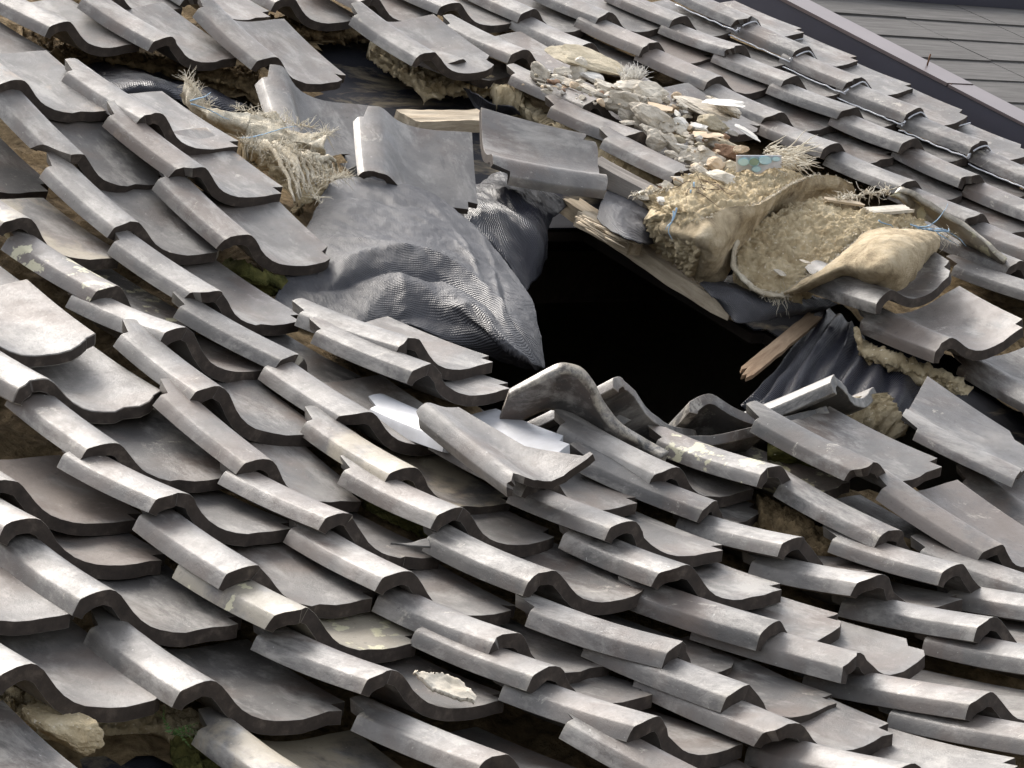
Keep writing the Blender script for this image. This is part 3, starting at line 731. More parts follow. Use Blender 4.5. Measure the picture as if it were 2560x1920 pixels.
for (k, pose, mat, label) in TILES:
    kw = dict(chips=CHIPS.get(k, 2 + k % 4))
    if k in (48, 49, 59, 60, 62, 63, 74, 58, 73, 47): kw['L'] = .335
    if k == 59: kw['L'] = .375
    if k == 6: kw['front'] = broken_left
    if k in (15, 16, 17): kw['front'] = corner_gone
    o = place_tile(pose, mat, label, k, **kw)
    if k == 52: o['category'] = 'plastic tile'; o.name = 'white_tile'; o.data.materials[1] = M['white']
# ---- tiles along the hole whose upper ends have dropped in ----
STAND = {'S1': [[0.5342, 0.3731, -0.1072], [[0.7721, 0.1331, 0.6214], [-0.5303, 0.6738, 0.5145], [-0.3502, -0.7268, 0.5908]]], 'S2': [[0.282, 0.0059, 0.0316], [[0.938, -0.3188, 0.1363], [0.0923, 0.6086, 0.7881], [-0.3342, -0.7266, 0.6003]]], 'S2b': [[0.3277, 0.0133, -0.0552], [[0.9381, 0.3301, 0.1044], [-0.3068, 0.6528, 0.6927], [0.1605, -0.6819, 0.7137]]], 'S3': [[0.5286, 0.0131, -0.031], [[0.9715, 0.2209, 0.0854], [-0.2014, 0.5807, 0.7888], [0.1247, -0.7836, 0.6087]]], 'S4': [[0.7992, -0.0897, 0.0498], [[0.8981, -0.4019, -0.1786], [0.4093, 0.6151, 0.6739], [-0.161, -0.6783, 0.7169]]]}
STAND['S1'] = [[.240, .125, .012], None]
_y = Vector((-.46, .14, -.88)).normalized(); _n = Vector((.86, .32, -.40)); _n = (_n - _y * _n.dot(_y)).normalized(); _x = _y.cross(_n)
STAND['S1'][1] = [[_x[i], _y[i], _n[i]] for i in range(3)]
SL = {'S1': 'dark tile standing on edge at the left end of the hole', 'S2': 'upended tile whose roll rises behind the steep dark one at the hole',
      'S2b': 'low upended tile with a long sagging rim in front of the hole', 'S3': 'upended tile with a clean pale humped rim against the black hole', 'S4': 'short lit tile tipped up beside the shiny felt at the right end of the hole'}
for i, (k, (ps, rows)) in enumerate(STAND.items()):
    if k == 'S1': continue
    place_tile_matrix(ps, rows, 'tile_dark', SL[k], 300 + i, notch_front=False, notch_back=False, chips=2)
# ---- loose tiles lying about the hole ----
_rim = [(1092, 855, -.03), (1220, 785, .02), (1335, 727, .06), (1400, 728, .065), (1462, 752, .062), (1520, 825, .04), (1575, 930, .005), (1660, 1030, -.02), (1780, 1105, -.045), (1890, 1168, -.045)]
_low = [(x - 70, y + 190, z - .10) for (x, y, z) in _rim]
_mid = [(x - 30, y + 85, z - .045) for (x, y, z) in _rim]
loft_obj('pantile', 5, [_rim, _mid, _low], 60, 10, 'tile_dark', SL['S1'], 'roof tile', group=GROUP, thick=.022, rough=.001)
def back53(x):
    s = (x + .004) / .2895
    pts = [(-.1, .90), (.02, .93), (.05, .985), (.53, .985), (.56, .82), (.63, .69), (.66, .44), (.85, .22), (1.0, .04), (1.3, .02)]
    for (a, ya), (b_, yb) in zip(pts, pts[1:]):
        if s <= b_: return (ya + (yb - ya) * (s - a) / (b_ - a)) * .295
    return .01
place_tile_corners(5, [(1085, 1385, -.015), (1470, 1180, .07), (995, 800, .075), (610, 1010, -.02)], 'tile_pale', 'large broken tile with a ragged back edge lying loose over the white tile', 401, pz=.7, notch_front=False, notch_back=False, back=back53, chips=5)
place_tile_corners(4, [(345, 880, -.055), (895, 1030, -.085), (862, 640, .01), (318, 555, .0)], 'tile_pale', 'loose pale grey tile lying above the felt flap, left of the turned one', 402, pz=.62, chips=3)
place_tile_corners(4, [(1568, 985, -.05), (1545, 690, .02), (960, 555, .012), (1000, 895, -.06)], 'tile_pale', 'loose grey tile turned sideways above the splintered rafter end', 403, pz=.8, chips=2)
place_tile_corners(1, [(1395, 745, -.10), (1795, 825, -.125), (1812, 500, -.05), (1268, 360, -.03)], 'tile', 'twisted tile sliding down behind the small torn sack', 404, chips=2)
place_tile_corners(8, [(1475, 475, .0), (1860, 250, .09), (1560, 60, .075), (1075, 335, -.055)], 'tile_dark', 'dark tile under the lower end of the larger sack', 405, chips=2)
place_tile_corners(8, [(1765, 715, -.03), (2200, 512, .06), (1840, 328, .03), (1328, 530, -.075)], 'tile_brown', 'slipped tile with rusty brown corner, second below the sacks', 406, chips=3)
place_tile_corners(8, [(2300, 1015, -.07), (2720, 830, .02), (2280, 600, .0), (1805, 730, -.095)], 'tile', 'slipped tile at the right edge under the rusty brown one', 407, pz=.75, chips=1)
place_tile_corners(8, [(2155, 1340, -.03), (2275, 1150, -.04), (1722, 797, -.015), (1572, 1055, -.035)], 'tile_pale', 'wide pale slipped tile near the right edge beside the shiny felt', 408, pz=.6, chips=2)
place_tile_corners(3, [(-20, 1900, -.05), (480, 1735, -.05), (-30, 1315, -.06), (-520, 1450, -.06)], 'tile', 'tile in the bottom left corner below the clay lump', 409, chips=1)
_p = at(4, 1150, 398, -.075) - np.array([.285, .02, -.035])
place_tile((_p[0], _p[1], _p[2], .12, -.04, -.05), 'tile', 'tile showing only its pan corner below the tile over the stained felt', 410)
place_tile_corners(9, [(2280, 540, -.10), (2640, 330, -.05), (2190, 60, -.06), (1825, 215, -.10)], 'tile_brown', 'brown grey tile at the right edge just under the wide pale slipped tile', 411, chips=3, pz=.8)


# ================= CLAY BEDDING UNDER THE TILES =================
def poly(c, pts, h): return [tuple(at(c, x, y, h)[:2]) for x, y in pts]
BARE = [poly(1, [(330, 330), (660, 330), (1000, 420), (1330, 520), (1340, 720), (900, 520), (560, 440)], -.12),
        poly(4, [(130, 210), (420, 190), (600, 430), (1150, 480), (1170, 620), (1550, 1000), (900, 1000), (300, 900), (150, 480)], -.13),
        poly(3, [(260, 1500), (860, 1490), (1000, 1720), (300, 1720)], -.12), [(.22, -.1), (1.5, -.32), (1.8, .3), (1.6, .8), (1.5, 1.3), (.9, 1.35), (.5, 1.0), (.1, .6)]]
V, F, idx = [], [], {}
cell = .03; nx = int((X1 - X0) / cell); ny = int((Y1 - Y0) / cell)
ok = [[False] * ny for _ in range(nx)]
for i in range(nx):
    for j in range(ny):
        x = X0 + cell * (i + .5) + .03 * noise.noise(Vector((i * .2, j * .2, 1))); y = Y0 + cell * (j + .5)
        ok[i][j] = not any(inside(x, y, P) for P in BARE)
def vi(i, j):
    if (i, j) not in idx:
        idx[(i, j)] = len(V); x = X0 + cell * i; y = Y0 + cell * j
        V.append((x, y, -.130 - .030 * min(1, max(0, (-.2 - x) / .5)) * min(1, max(0, (1.2 - y) / .5)) + .022 * noise.fractal(Vector((x * 9, y * 9, 2)), .6, 2.1, 5)))
    return idx[(i, j)]
for i in range(nx):
    for j in range(ny):
        if ok[i][j]: F.append((vi(i, j), vi(i + 1, j), vi(i + 1, j + 1), vi(i, j + 1)))
bed = mesh_obj('clay_bedding', V, F, M['mud']); tag(bed, kind='stuff', label='brown clay bedding under the roof tiles', cat='clay')
def clay(c, rows, label, seed, mat='mud', nu=130, nv=34, rough=.012, thick=.03, H=.7):
    loft_obj('clay_ridge', c, rows, nu, nv, mat, label, 'clay', group='exposed clay bedding', rough=rough, amp=.008, freq=20, thick=thick, seed=seed, H=H)
clay(1, [[(90, 130, -.105), (500, 220, -.105), (900, 290, -.105), (1300, 340, -.105)], [(180, 260, -.105), (560, 300, -.105), (900, 360, -.105), (1290, 450, -.105)], [(300, 345, -.14), (640, 335, -.14), (830, 400, -.14), (1150, 430, -.14), (1330, 560, -.14)]], 'long ridge of bare brown clay under the top left row of tiles', 1)
clay(1, [[(1100, 40, -.105), (1500, 100, -.105), (1950, 130, -.105)], [(1180, 130, -.105), (1560, 160, -.105), (1860, 170, -.11)], [(1250, 175, -.14), (1580, 215, -.14), (1750, 215, -.14), (1870, 190, -.14)]], 'strip of bare clay above the stained felt at the top', 2)
clay(4, [[(400, 190, -.10), (620, 320, -.10), (880, 390, -.10), (1150, 400, -.10)], [(400, 245, -.10), (600, 370, -.10), (760, 430, -.105), (1000, 440, -.10), (1160, 450, -.105)], [(405, 275, -.13), (590, 430, -.13), (700, 492, -.13), (880, 450, -.13), (1160, 500, -.13)]], 'crumbly clay clump hanging below the tile beside the stained felt', 3, 'clay')
clay(4, [[(1000, 450, -.07), (1160, 480, -.07), (1330, 610, -.07), (1560, 735, -.07), (1780, 880, -.07), (1930, 915, -.07)], [(1010, 500, -.09), (1180, 540, -.09), (1330, 640, -.09), (1560, 790, -.08), (1760, 910, -.08), (1900, 950, -.09)], [(1020, 540, -.14), (1200, 590, -.14), (1350, 680, -.14), (1530, 850, -.14), (1720, 960, -.14), (1840, 980, -.14)]], 'bare clay bedding along the dark rolls above the grey board', 4, 'clay')
clay(8, [[(1400, 600, -.085), (1560, 670, -.07), (1760, 740, -.08), (1960, 850, -.09)], [(1400, 650, -.10), (1560, 710, -.10), (1700, 780, -.11), (1860, 845, -.11)], [(1400, 690, -.13), (1460, 740, -.13), (1600, 770, -.13), (1650, 835, -.13), (1720, 845, -.13), (1850, 865, -.13)]], 'pale crumbling clay under the rusty brown slipped tile', 5, 'clay')
clay(8, [[(1040, 1000, -.05), (1200, 930, -.04), (1330, 900, -.04), (1470, 880, -.05)], [(1080, 1050, -.08), (1280, 990, -.07), (1420, 960, -.07), (1500, 960, -.08)], [(1200, 1060, -.13), (1400, 1040, -.12), (1540, 1090, -.12), (1560, 1110, -.13)]], 'orange brown clay behind the short tipped up tile', 6, 'clay', nu=40)
clay(3, [[(-30, 1200, -.13), (300, 1300, -.13), (800, 1330, -.13), (1120, 1420, -.13)], [(-30, 1300, -.135), (300, 1380, -.14), (800, 1420, -.135), (1150, 1540, -.135)], [(-30, 1420, -.15), (230, 1480, -.15), (520, 1480, -.15), (820, 1500, -.15), (900, 1660, -.15)]], 'bare clay under the bottom left row of tiles', 7, 'clay')
clay(9, [[(880, 270, -.08), (1250, 470, -.08), (1600, 560, -.08), (1760, 500, -.08)], [(900, 420, -.10), (1200, 560, -.10), (1500, 620, -.10), (1700, 640, -.10)]], 'dark bare clay in the gap between the slipped tiles', 8)
clay(1, [[(1130, 1290, -.09), (1250, 1330, -.07), (1450, 1390, -.09)], [(1200, 1360, -.12), (1330, 1420, -.11), (1400, 1440, -.13)]], 'mossy green clay under the tile corner beside the felt flap', 9, 'moss', nu=30)
clay(6, [[(360, 280, -.1), (560, 370, -.08), (700, 430, -.08), (720, 470, -.09)], [(360, 360, -.12), (520, 440, -.11), (680, 520, -.12)]], 'dark moss in the gap under a tile below the loose broken tile', 10, 'moss', nu=30)
clay(3, [[(850, 1530, -.13), (960, 1500, -.12), (1080, 1560, -.12), (1200, 1660, -.12)], [(860, 1640, -.14), (960, 1700, -.13), (1100, 1760, -.13)]], 'mossy rubble at the bottom edge beside the fern', 11, 'moss', nu=30)
clay(8, [[(930, 1130, -.07), (1100, 1170, -.07), (1290, 1200, -.09)], [(960, 1200, -.10), (1120, 1250, -.10), (1300, 1230, -.12)]], 'lichen covered clay beside the lichened tile roll', 12, 'moss', nu=30)
place_rock(3, 305, 1440, 300, 190, -.085, 'clay', 'big dried clay lump in the bottom left corner', 21, 'clay_lump', 'clay', None, yaw=-.9, tilt=.15, sub=5)
place_rock(3, 130, 1420, 90, 100, -.10, 'clay', 'small clay lump beside the big one, bottom left', 22, 'clay_lump', 'clay', None, sub=4)

# fern
fe = empty('fern', at(3, 850, 1500, -.10), 'small green fern sprouting from clay at the bottom left', 'plant')
fp = at(3, 850, 1500, -.10)
rng = random.Random(3)
for k in range(7):
    a = rng.uniform(0, 6.28); d = Vector((math.cos(a) * .6, math.sin(a) * .6, .7))
    ax = strand(Vector(fp), d, rng.uniform(.03, .05), rng, .25, 8, .12)
    V, F = [], []
    for i in range(1, len(ax)):
        q = (ax[i] - ax[i - 1]).normalized(); s = q.cross(Vector((0, 0, 1))).normalized() * (.009 * (1 - i / 9.5))
        for sg in (1, -1):
            b = len(V); V += [tuple(ax[i]), tuple(ax[i] + s * sg + q * .004), tuple(ax[i] + q * .004)]; F.append((b, b + 1, b + 2))
    child('frond', V, F, M['leaf'], fe, fp, smooth=False)

# ================= FELT FLAPS =================
def felt(c, rows, nu, nv, label, seed, mat='tarp', **k):
    k = dict(dict(amp=.012, freq=9, rough=.004, thick=.0025), **k)
    return loft_obj('felt_flap', c, rows, nu, nv, mat, label, 'roofing felt', group='torn flaps of roofing felt', seed=seed, **k)
felt('P', [[(790, 520, -0.081), (830, 452, -0.074), (945, 452, -0.069), (1075, 480, -0.067), (1165, 540, -0.065), (1250, 635, -0.069), (1320, 740, -0.074), (1350, 830, -0.090), (1366, 918, -0.120)],
         [(770, 560, -0.081), (830, 505, -0.065), (935, 510, -0.056), (1045, 545, -0.053), (1130, 605, -0.051), (1205, 690, -0.051), (1270, 785, -0.056), (1310, 850, -0.069), (1362, 918, -0.110)],
         [(745, 620, -0.083), (830, 580, -0.067), (920, 580, -0.053), (1010, 610, -0.049), (1090, 670, -0.044), (1160, 750, -0.042), (1230, 830, -0.051), (1290, 880, -0.069), (1356, 920, -0.110)],
         [(720, 670, -0.090), (800, 680, -0.085), (870, 655, -0.060), (950, 650, -0.049), (1040, 690, -0.047), (1110, 760, -0.060), (1180, 820, -0.065), (1260, 875, -0.078), (1350, 922, -0.115)],
         [(700, 715, -0.100), (760, 745, -0.100), (850, 760, -0.100), (940, 740, -0.078), (1020, 750, -0.074), (1080, 790, -0.083), (1150, 840, -0.090), (1250, 890, -0.100), (1345, 924, -0.125)],
         [(680, 760, -0.110), (760, 800, -0.110), (850, 822, -0.110), (940, 818, -0.110), (1010, 810, -0.100), (1060, 828, -0.100), (1150, 866, -0.110), (1250, 905, -0.120), (1340, 928, -0.135)]],
     150, 90, 'big crumpled grey black felt flap draped over the left side of the hole', 1, amp=.007, freq=9, rough=.0026, H=.8, thick=.003, ridges=[(.12, .80, .78, .56, -.026, .035), (.15, .68, .80, .44, .018, .045), (.30, .05, .72, .50, .009, .03), (.52, .03, .88, .60, .008, .03), (.15, .30, .60, .36, .007, .03), (.60, .84, .97, .72, .016, .04), (.40, .97, .90, .84, -.014, .04), (.02, .45, .35, .60, .008, .03), (.62, .20, .95, .45, -.008, .03), (.35, .70, .50, .98, .010, .03), (.10, .15, .45, .22, -.006, .025)])
felt(4, [[(840, 960, -.12), (1040, 860, -.10), (1220, 930, -.10), (1400, 1010, -.12)], [(870, 1060, -.11), (1040, 985, -.09), (1180, 1020, -.10), (1335, 1075, -.125)], [(930, 1150, -.12), (1080, 1100, -.11), (1200, 1150, -.12), (1320, 1150, -.16)], [(1020, 1260, -.15), (1100, 1330, -.16), (1185, 1450, -.20), (1290, 1260, -.2)]], 60, 40, 'dark felt flap hanging into the hole behind the big one', 2, mat='tarp_shiny', amp=.02)
felt(4, [[(865, 438, -.09), (930, 470, -.07), (1025, 525, -.08)], [(950, 595, -.12), (985, 590, -.12), (1028, 575, -.12)]], 24, 16, 'small pointed felt scrap above the sideways tile', 3, amp=.006)
felt(4, [[(1030, 520, -.09), (1100, 535, -.08), (1150, 560, -.09)], [(1030, 575, -.12), (1090, 580, -.12), (1150, 585, -.12)]], 20, 10, 'narrow felt scrap above the top edge of the sideways tile', 13, amp=.006)
felt(4, [[(1580, 950, -.08), (1700, 990, -.08), (1800, 1060, -.08), (1900, 1160, -.10)], [(1550, 1020, -.06), (1660, 1080, -.05), (1780, 1140, -.06), (1880, 1210, -.09)], [(1530, 1078, -.06), (1620, 1150, -.05), (1740, 1215, -.06), (1855, 1215, -.10)]], 50, 30, 'curled felt tongue beside the splintered rafter end', 4, amp=.01)
felt(4, [[(1700, 1190, -.10), (1850, 1200, -.11), (1960, 1260, -.11), (2120, 1420, -.12)], [(1740, 1240, -.14), (1870, 1310, -.14), (1980, 1390, -.14), (2060, 1430, -.14)]], 40, 14, 'narrow dark felt strip between the rafter and the larger sack', 5, mat='tarp_shiny')
felt(8, [[(590, 322, -.10), (760, 280, -.09), (1000, 330, -.09), (1280, 430, -.10)], [(650, 390, -.10), (800, 400, -.085), (1000, 430, -.09), (1240, 450, -.11)], [(700, 440, -.12), (775, 520, -.12), (920, 512, -.12), (1200, 470, -.14)]], 60, 30, 'stiff felt tongue jutting below the torn sacks over the hole', 6, amp=.006)
felt(8, [[(1190, 450, -.15), (1270, 470, -.11), (1340, 520, -.10), (1420, 620, -.10), (1550, 740, -.11), (1720, 850, -.12)], [(1090, 620, -.17), (1180, 650, -.13), (1280, 690, -.13), (1380, 740, -.12), (1500, 820, -.12), (1680, 930, -.12)], [(890, 860, -.20), (960, 920, -.18), (1080, 960, -.17), (1240, 930, -.15), (1420, 940, -.13), (1620, 1020, -.13)], [(800, 950, -.24), (930, 990, -.2), (1100, 1010, -.18), (1260, 1000, -.17), (1420, 1000, -.15), (1600, 1050, -.14)]],
     90, 70, 'shiny black pleated felt at the right end of the hole', 7, mat='tarp_shiny', amp=.008, freq=8, rough=.001, pleat=(.012, 7))
felt(1, [[(380, 340, -.13), (640, 320, -.12), (900, 400, -.12), (1250, 520, -.12)], [(560, 430, -.08), (740, 420, -.07), (950, 440, -.08), (1200, 540, -.10)], [(660, 500, -.10), (800, 480, -.09), (960, 520, -.10), (1150, 590, -.12)]], 60, 30, 'wavy black felt fold between clay and tiles at the upper left', 8, mat='tarp_shiny', amp=.012)

# ================= WOOD =================
plank('rafter', 4, (1365, 1050, -.15), (2195, 1592, -.15), .066, .034, 'wood', 'long weathered rafter along the upper right edge of the hole', 'rafter', 1, jag=.03, n=80)
plank('rafter_end', 4, (1440, 1120, -.115), (1715, 1275, -.115), .05, .034, 'wood', 'short rafter piece with a splintered top lying on the long rafter', 'wood', 2, jag=.008)
rng = random.Random(7); S = []
a0 = at(4, 1425, 1095, -.078); a1 = at(4, 1600, 1190, -.078)
for k in range(46):
    t = rng.random(); p = Vector(a0) * (1 - t) + Vector(a1) * t; p += Vector((rng.uniform(-.03, .03), rng.uniform(-.01, .01), rng.uniform(0, .01)))
    S.append([p, p + Vector((rng.uniform(.0, .02), -rng.uniform(.04, .08), rng.uniform(-.004, .006)))])
tube('wood_splinters', S, .0032, 'wood', label='pale bristling wood splinters on the short rafter piece', cat='wood', sides=4)
plank('roof_batten', 4, (1480, 868, -.075), (1790, 1030, -.085), .075, .042, 'wood_grey', 'grey wooden board beside the sideways tile', 'board', 3, jag=.012)
plank('roof_batten', 4, (560, 640, -.10), (960, 630, -.10), .075, .03, 'wood', 'weathered pale wood showing between the two loose tiles', 'board', 4, jag=.015)
plank('roof_batten', 4, (1290, 1130, -.24), (1500, 1180, -.24), .05, .05, 'wood_dark', 'dark old batten inside the upper left of the hole', 'board', 14, jag=.015)
plank('wood_splinter', 8, (1180, 490, -.135), (815, 790, -.165), .034, .010, 'wood_red', 'split reddish brown lath hanging into the hole', 'wood', 5, jag=.035)
plank('wood_sliver', 'S', (1250, 300, .055), (1490, 335, .05), .02, .005, 'wood', 'thin brown wood sliver lying across the smaller sack', 'wood', 6, jag=.01)
plank('wood_sliver', 'S', (1520, 385, .06), (1780, 365, .07), .03, .008, 'plaster', 'cream flat strip on top of the right hand sack', 'wood', 8, jag=.01)

# ================= TORN SACKS =================
def sack(label, loc_px, parts, name='torn_sack'):
    loc = at(*loc_px); e = empty(name, loc, label, 'sack', 'torn sacks of dried clay')
    return e, loc
e, L0 = sack('large torn sack of dried clay with a rolled cloth lip beside the rubble', ('S', 560, 780, -.08), None)
lip1 = [(240, 400, .0), (470, 425, .05), (640, 365, .065), (800, 340, .075), (940, 270, .08), (1070, 190, .08), (1220, 145, .07), (1430, 195, .03)]
loft_obj('clay_filling', 'S', [[(90, 265, -.02), (300, 225, .02), (430, 140, .03), (620, 130, .04), (870, 100, .05), (1010, 108, .05), (1130, 150, .04)],
    [(130, 320, -.03), (350, 300, .045), (560, 270, .06), (760, 225, .065), (950, 185, .065), (1125, 172, .05)],
    [(180, 400, -.02), (440, 415, .045), (640, 355, .06), (800, 330, .07), (940, 262, .07), (1060, 195, .065), (1130, 182, .05)]], 170, 60, 'clay', parent=e, loc=L0, H=.7, rough=.013, amp=.006, freq=16, thick=.06, seed=3)
loft_obj('clay_crust', 'S', [[(160, 370, -.02), (300, 380, .015), (500, 420, .045)], [(180, 430, -.05), (330, 500, -.02), (540, 560, .015)], [(240, 560, -.09), (370, 640, -.085), (480, 770, -.09)]], 60, 60, 'clay', parent=e, loc=L0, H=.7, rough=.012, amp=.004, freq=20, thick=.03, seed=4)
v = loft_obj('cloth', 'S', [lip1, [(250, 500, -.02), (500, 540, .03), (680, 470, .045), (850, 400, .05), (955, 335, .05), (1070, 255, .05), (1220, 205, .055), (1435, 212, .02)],
    [(300, 570, -.06), (520, 660, -.02), (700, 570, .01), (870, 430, .015), (965, 375, .02), (1070, 310, .02), (1220, 260, .03), (1438, 232, .01)],
    [(380, 640, -.10), (480, 795, -.10), (610, 790, -.09), (670, 710, -.065), (740, 590, -.03), (890, 435, -.01), (1065, 335, .0), (1440, 248, .0)]], 110, 60, 'sack', parent=e, loc=L0, amp=.012, freq=8, rough=.004, bulge=.014, thick=.006, seed=5)
rng = random.Random(11)
G = resample([at('S', *p) for p in lip1], 60)
tube('frayed_edge', fringe_along([Vector(g) for g in G], rng, 9, .012, (-.4, -.3, .1), .9), .0009, 'fibre', parent=e, loc=L0, sides=4)
G = resample([at('S', *p) for p in [(60, 280, -.02), (150, 250, .0), (300, 225, .03)]], 14)
tube('frayed_corner', fringe_along([Vector(g) for g in G], rng, 10, .02, (-.5, -.2, .0), .8), .0016, 'fibre', parent=e, loc=L0, sides=4)
for _s in [strand(at('S', 330, 350, .06), (.1, -.3, -.5), .06, rng, .5, 10), strand(at('S', 440, 190, .06), (.0, -.3, -.3), .05, rng, .6, 8), strand(at('S', 310, 370, .04), (.1, -.2, -.6), .07, rng, .4, 8), strand(at('S', 420, 240, .06), (.1, -.2, -.3), .05, rng, .7, 8)]: tube('blue_thread', [_s], .0022, 'thread_blue', parent=e, loc=L0)
for _s in [strand(at('S', 470 + rng.uniform(-60, 120), 210 + rng.uniform(-30, 40), .075), (rng.uniform(-1, 1), rng.uniform(-1, 1), .1), .07, rng, .4, 6) for _ in range(12)]: tube('root', [_s], .0012, 'thread_dark', parent=e, loc=L0)

e, L0 = sack('torn sack lying open with its clay face ringed by white fringe', ('S', 1000, 880, -.08), None)
rim2 = [(860, 470, .0), (740, 540, -.01), (690, 640, -.03), (720, 760, -.055), (850, 865, -.065), (1000, 885, -.065), (1120, 800, -.03), (1260, 730, .0), (1400, 610, .03), (1540, 505, .06), (1720, 490, .07), (1950, 500, .05)]
loft_obj('clay_filling', 'S', [[(880, 430, .02), (1060, 330, .035), (1240, 285, .05), (1330, 330, .05), (1560, 370, .06), (1880, 420, .06)],
    [(790, 500, .0), (930, 450, .02), (1180, 400, .04), (1400, 420, .05), (1600, 430, .06), (1900, 460, .06)],
    [(715, 600, -.03), (860, 610, -.02), (1100, 580, .005), (1300, 560, .02), (1500, 495, .05), (1920, 480, .055)],
    [(725, 740, -.055), (850, 860, -.07), (1000, 870, -.065), (1120, 795, -.035), (1260, 725, -.01), (1400, 605, .02), (1540, 510, .05), (1930, 495, .05)]], 170, 110, 'clay', parent=e, loc=L0, H=.65, rough=.010, amp=.006, freq=14, thick=.06, seed=7)
loft_obj('cloth', 'S', [[(1000, 885, -.06), (1120, 800, -.025), (1260, 730, .005), (1400, 610, .035), (1540, 503, .07), (1720, 488, .09), (1960, 500, .08)],
    [(1040, 880, -.05), (1180, 810, -.01), (1330, 720, .035), (1480, 625, .08), (1620, 575, .105), (1780, 560, .11), (1985, 530, .09)],
    [(1060, 890, -.06), (1250, 805, -.01), (1400, 745, .035), (1540, 735, .075), (1660, 725, .095), (1820, 665, .10), (2000, 550, .09)],
    [(1020, 900, -.08), (1240, 820, -.04), (1400, 795, -.01), (1560, 865, .015), (1660, 890, .02), (1780, 830, .045), (2005, 575, .08)]], 110, 60, 'sack', parent=e, loc=L0, amp=.012, freq=9, rough=.004, bulge=.012, thick=.006, seed=8)
loft_obj('cloth', 'S', [[(860, 440, .01), (740, 530, .0), (685, 640, -.02), (700, 750, -.05), (850, 880, -.065), (1010, 900, -.065)], [(870, 470, -.03), (735, 560, -.04), (665, 660, -.06), (720, 780, -.085), (850, 890, -.09), (1010, 905, -.09)]], 60, 12, 'sack_pale', parent=e, loc=L0, amp=.006, freq=14, rough=.003, bulge=.01, thick=.005, seed=9)
G = resample([at('S', *p) for p in rim2], 90)
tube('frayed_edge', fringe_along([Vector(g) for g in G[14:]], rng, 10, .015, (-.4, -.4, .0), .9), .0009, 'fibre', parent=e, loc=L0, sides=4)
G = resample([at('S', *p) for p in [(880, 880, -.07), (960, 900, -.07), (1030, 880, -.07)]], 8)
tube('frayed_edge', fringe_along([Vector(g) for g in G], rng, 7, .05, (-.4, -.5, -.5), .5, .1), .0009, 'fibre', parent=e, loc=L0, sides=4)
tube('frayed_corner', fringe_along([Vector(at('S', 1950 + 25 * k, 500 + 12 * k, .05)) for k in range(5)], rng, 12, .04, (.6, -.3, -.1), .6), .0009, 'fibre', parent=e, loc=L0, sides=4)
for _s in [strand(at('S', 1800 + 30 * k, 455 + 8 * k, .075), (.8, -.5, -.1), .09, rng, .35, 8) for k in range(6)] + [strand(at('S', 1600, 430, .07), (.8, -.4, -.1), .06, rng, .4, 8)]: tube('blue_thread', [_s], .002, 'thread_blue', parent=e, loc=L0)
tube('frayed_edge', fringe_along([Vector(at('S', 1340 + 26 * k, 300 - 5 * k, .06)) for k in range(14)], rng, 9, .035, (.5, .1, .1), .8), .0015, 'fibre', parent=e, loc=L0, sides=4)
tube('loose_thread', [strand(at('S', 1465, 600, .05), (.05, -.35, -.9), .055, rng, .15, 6)], .0011, 'fibre', parent=e, loc=L0)
# crumbs stuck in the clay
place_rock('S', 1145, 690, 60, 50, .012, 'concrete', 'flat pale flake stuck in the fringed clay face, upper of two', 51, 'stone_flake', 'stone', None, flat=.2)
place_rock('S', 985, 760, 70, 80, -.035, 'concrete', 'flat grey flake stuck low in the fringed clay face', 52, 'stone_flake', 'stone', None, flat=.2)

e, L0 = sack('small torn cream sack remnant left of the felt flap, upper left', (1, 1200, 700, -.08), None)
loft_obj('cloth', 1, [[(930, 395, .0), (985, 440, .0), (1045, 525, -.015), (1130, 555, .0), (1255, 560, .01)], [(920, 450, -.02), (965, 530, -.03), (1060, 580, -.02), (1130, 610, -.02), (1240, 640, -.01)], [(915, 470, -.06), (950, 560, -.07), (1060, 630, -.06), (1120, 665, -.06), (1215, 695, -.05)]], 60, 24, 'sack_pale', parent=e, loc=L0, amp=.014, freq=14, rough=.004, thick=.004, seed=12)
loft_obj('cloth', 1, [[(1250, 565, .0), (1400, 590, .0), (1500, 660, -.01), (1630, 665, .02)], [(1240, 640, -.01), (1380, 650, .0), (1500, 700, -.01), (1610, 740, .0)], [(1210, 700, -.04), (1350, 720, -.02), (1490, 740, -.03), (1645, 830, -.05)]], 60, 30, 'sack_pale', parent=e, loc=L0, amp=.02, freq=14, rough=.006, thick=.004, seed=13)
loft_obj('clay_filling', 1, [[(1205, 690, -.05), (1400, 690, -.03), (1560, 740, -.03), (1650, 840, -.05)], [(1240, 760, -.06), (1400, 800, -.05), (1530, 850, -.05), (1640, 930, -.07)], [(1270, 800, -.09), (1410, 930, -.09), (1510, 1015, -.09), (1600, 1000, -.1)]], 80, 60, 'clay', parent=e, loc=L0, H=.7, rough=.012, amp=.008, freq=14, thick=.04, seed=14)
S = []
for k in range(11):
    x0 = 1330 + 26 * k; y0 = 715 + 9 * k + rng.uniform(-10, 10); x1 = 1470 + 22 * k; y1 = 1010 - 16 * k
    A = Vector(at(1, x0, y0, -.015)); B = Vector(at(1, x1, y1, -.045)); P = []
    for i in range(12):
        t = i / 11; P.append(A * (1 - t) + B * t + Vector((rng.uniform(-.004, .004), rng.uniform(-.004, .004), .018 * math.sin(t * 3.14) + rng.uniform(-.002, .003))))
    S.append(P)
tube('cloth_strips', S, .0085, 'sack_pale', parent=e, loc=L0, sides=7)
S = []
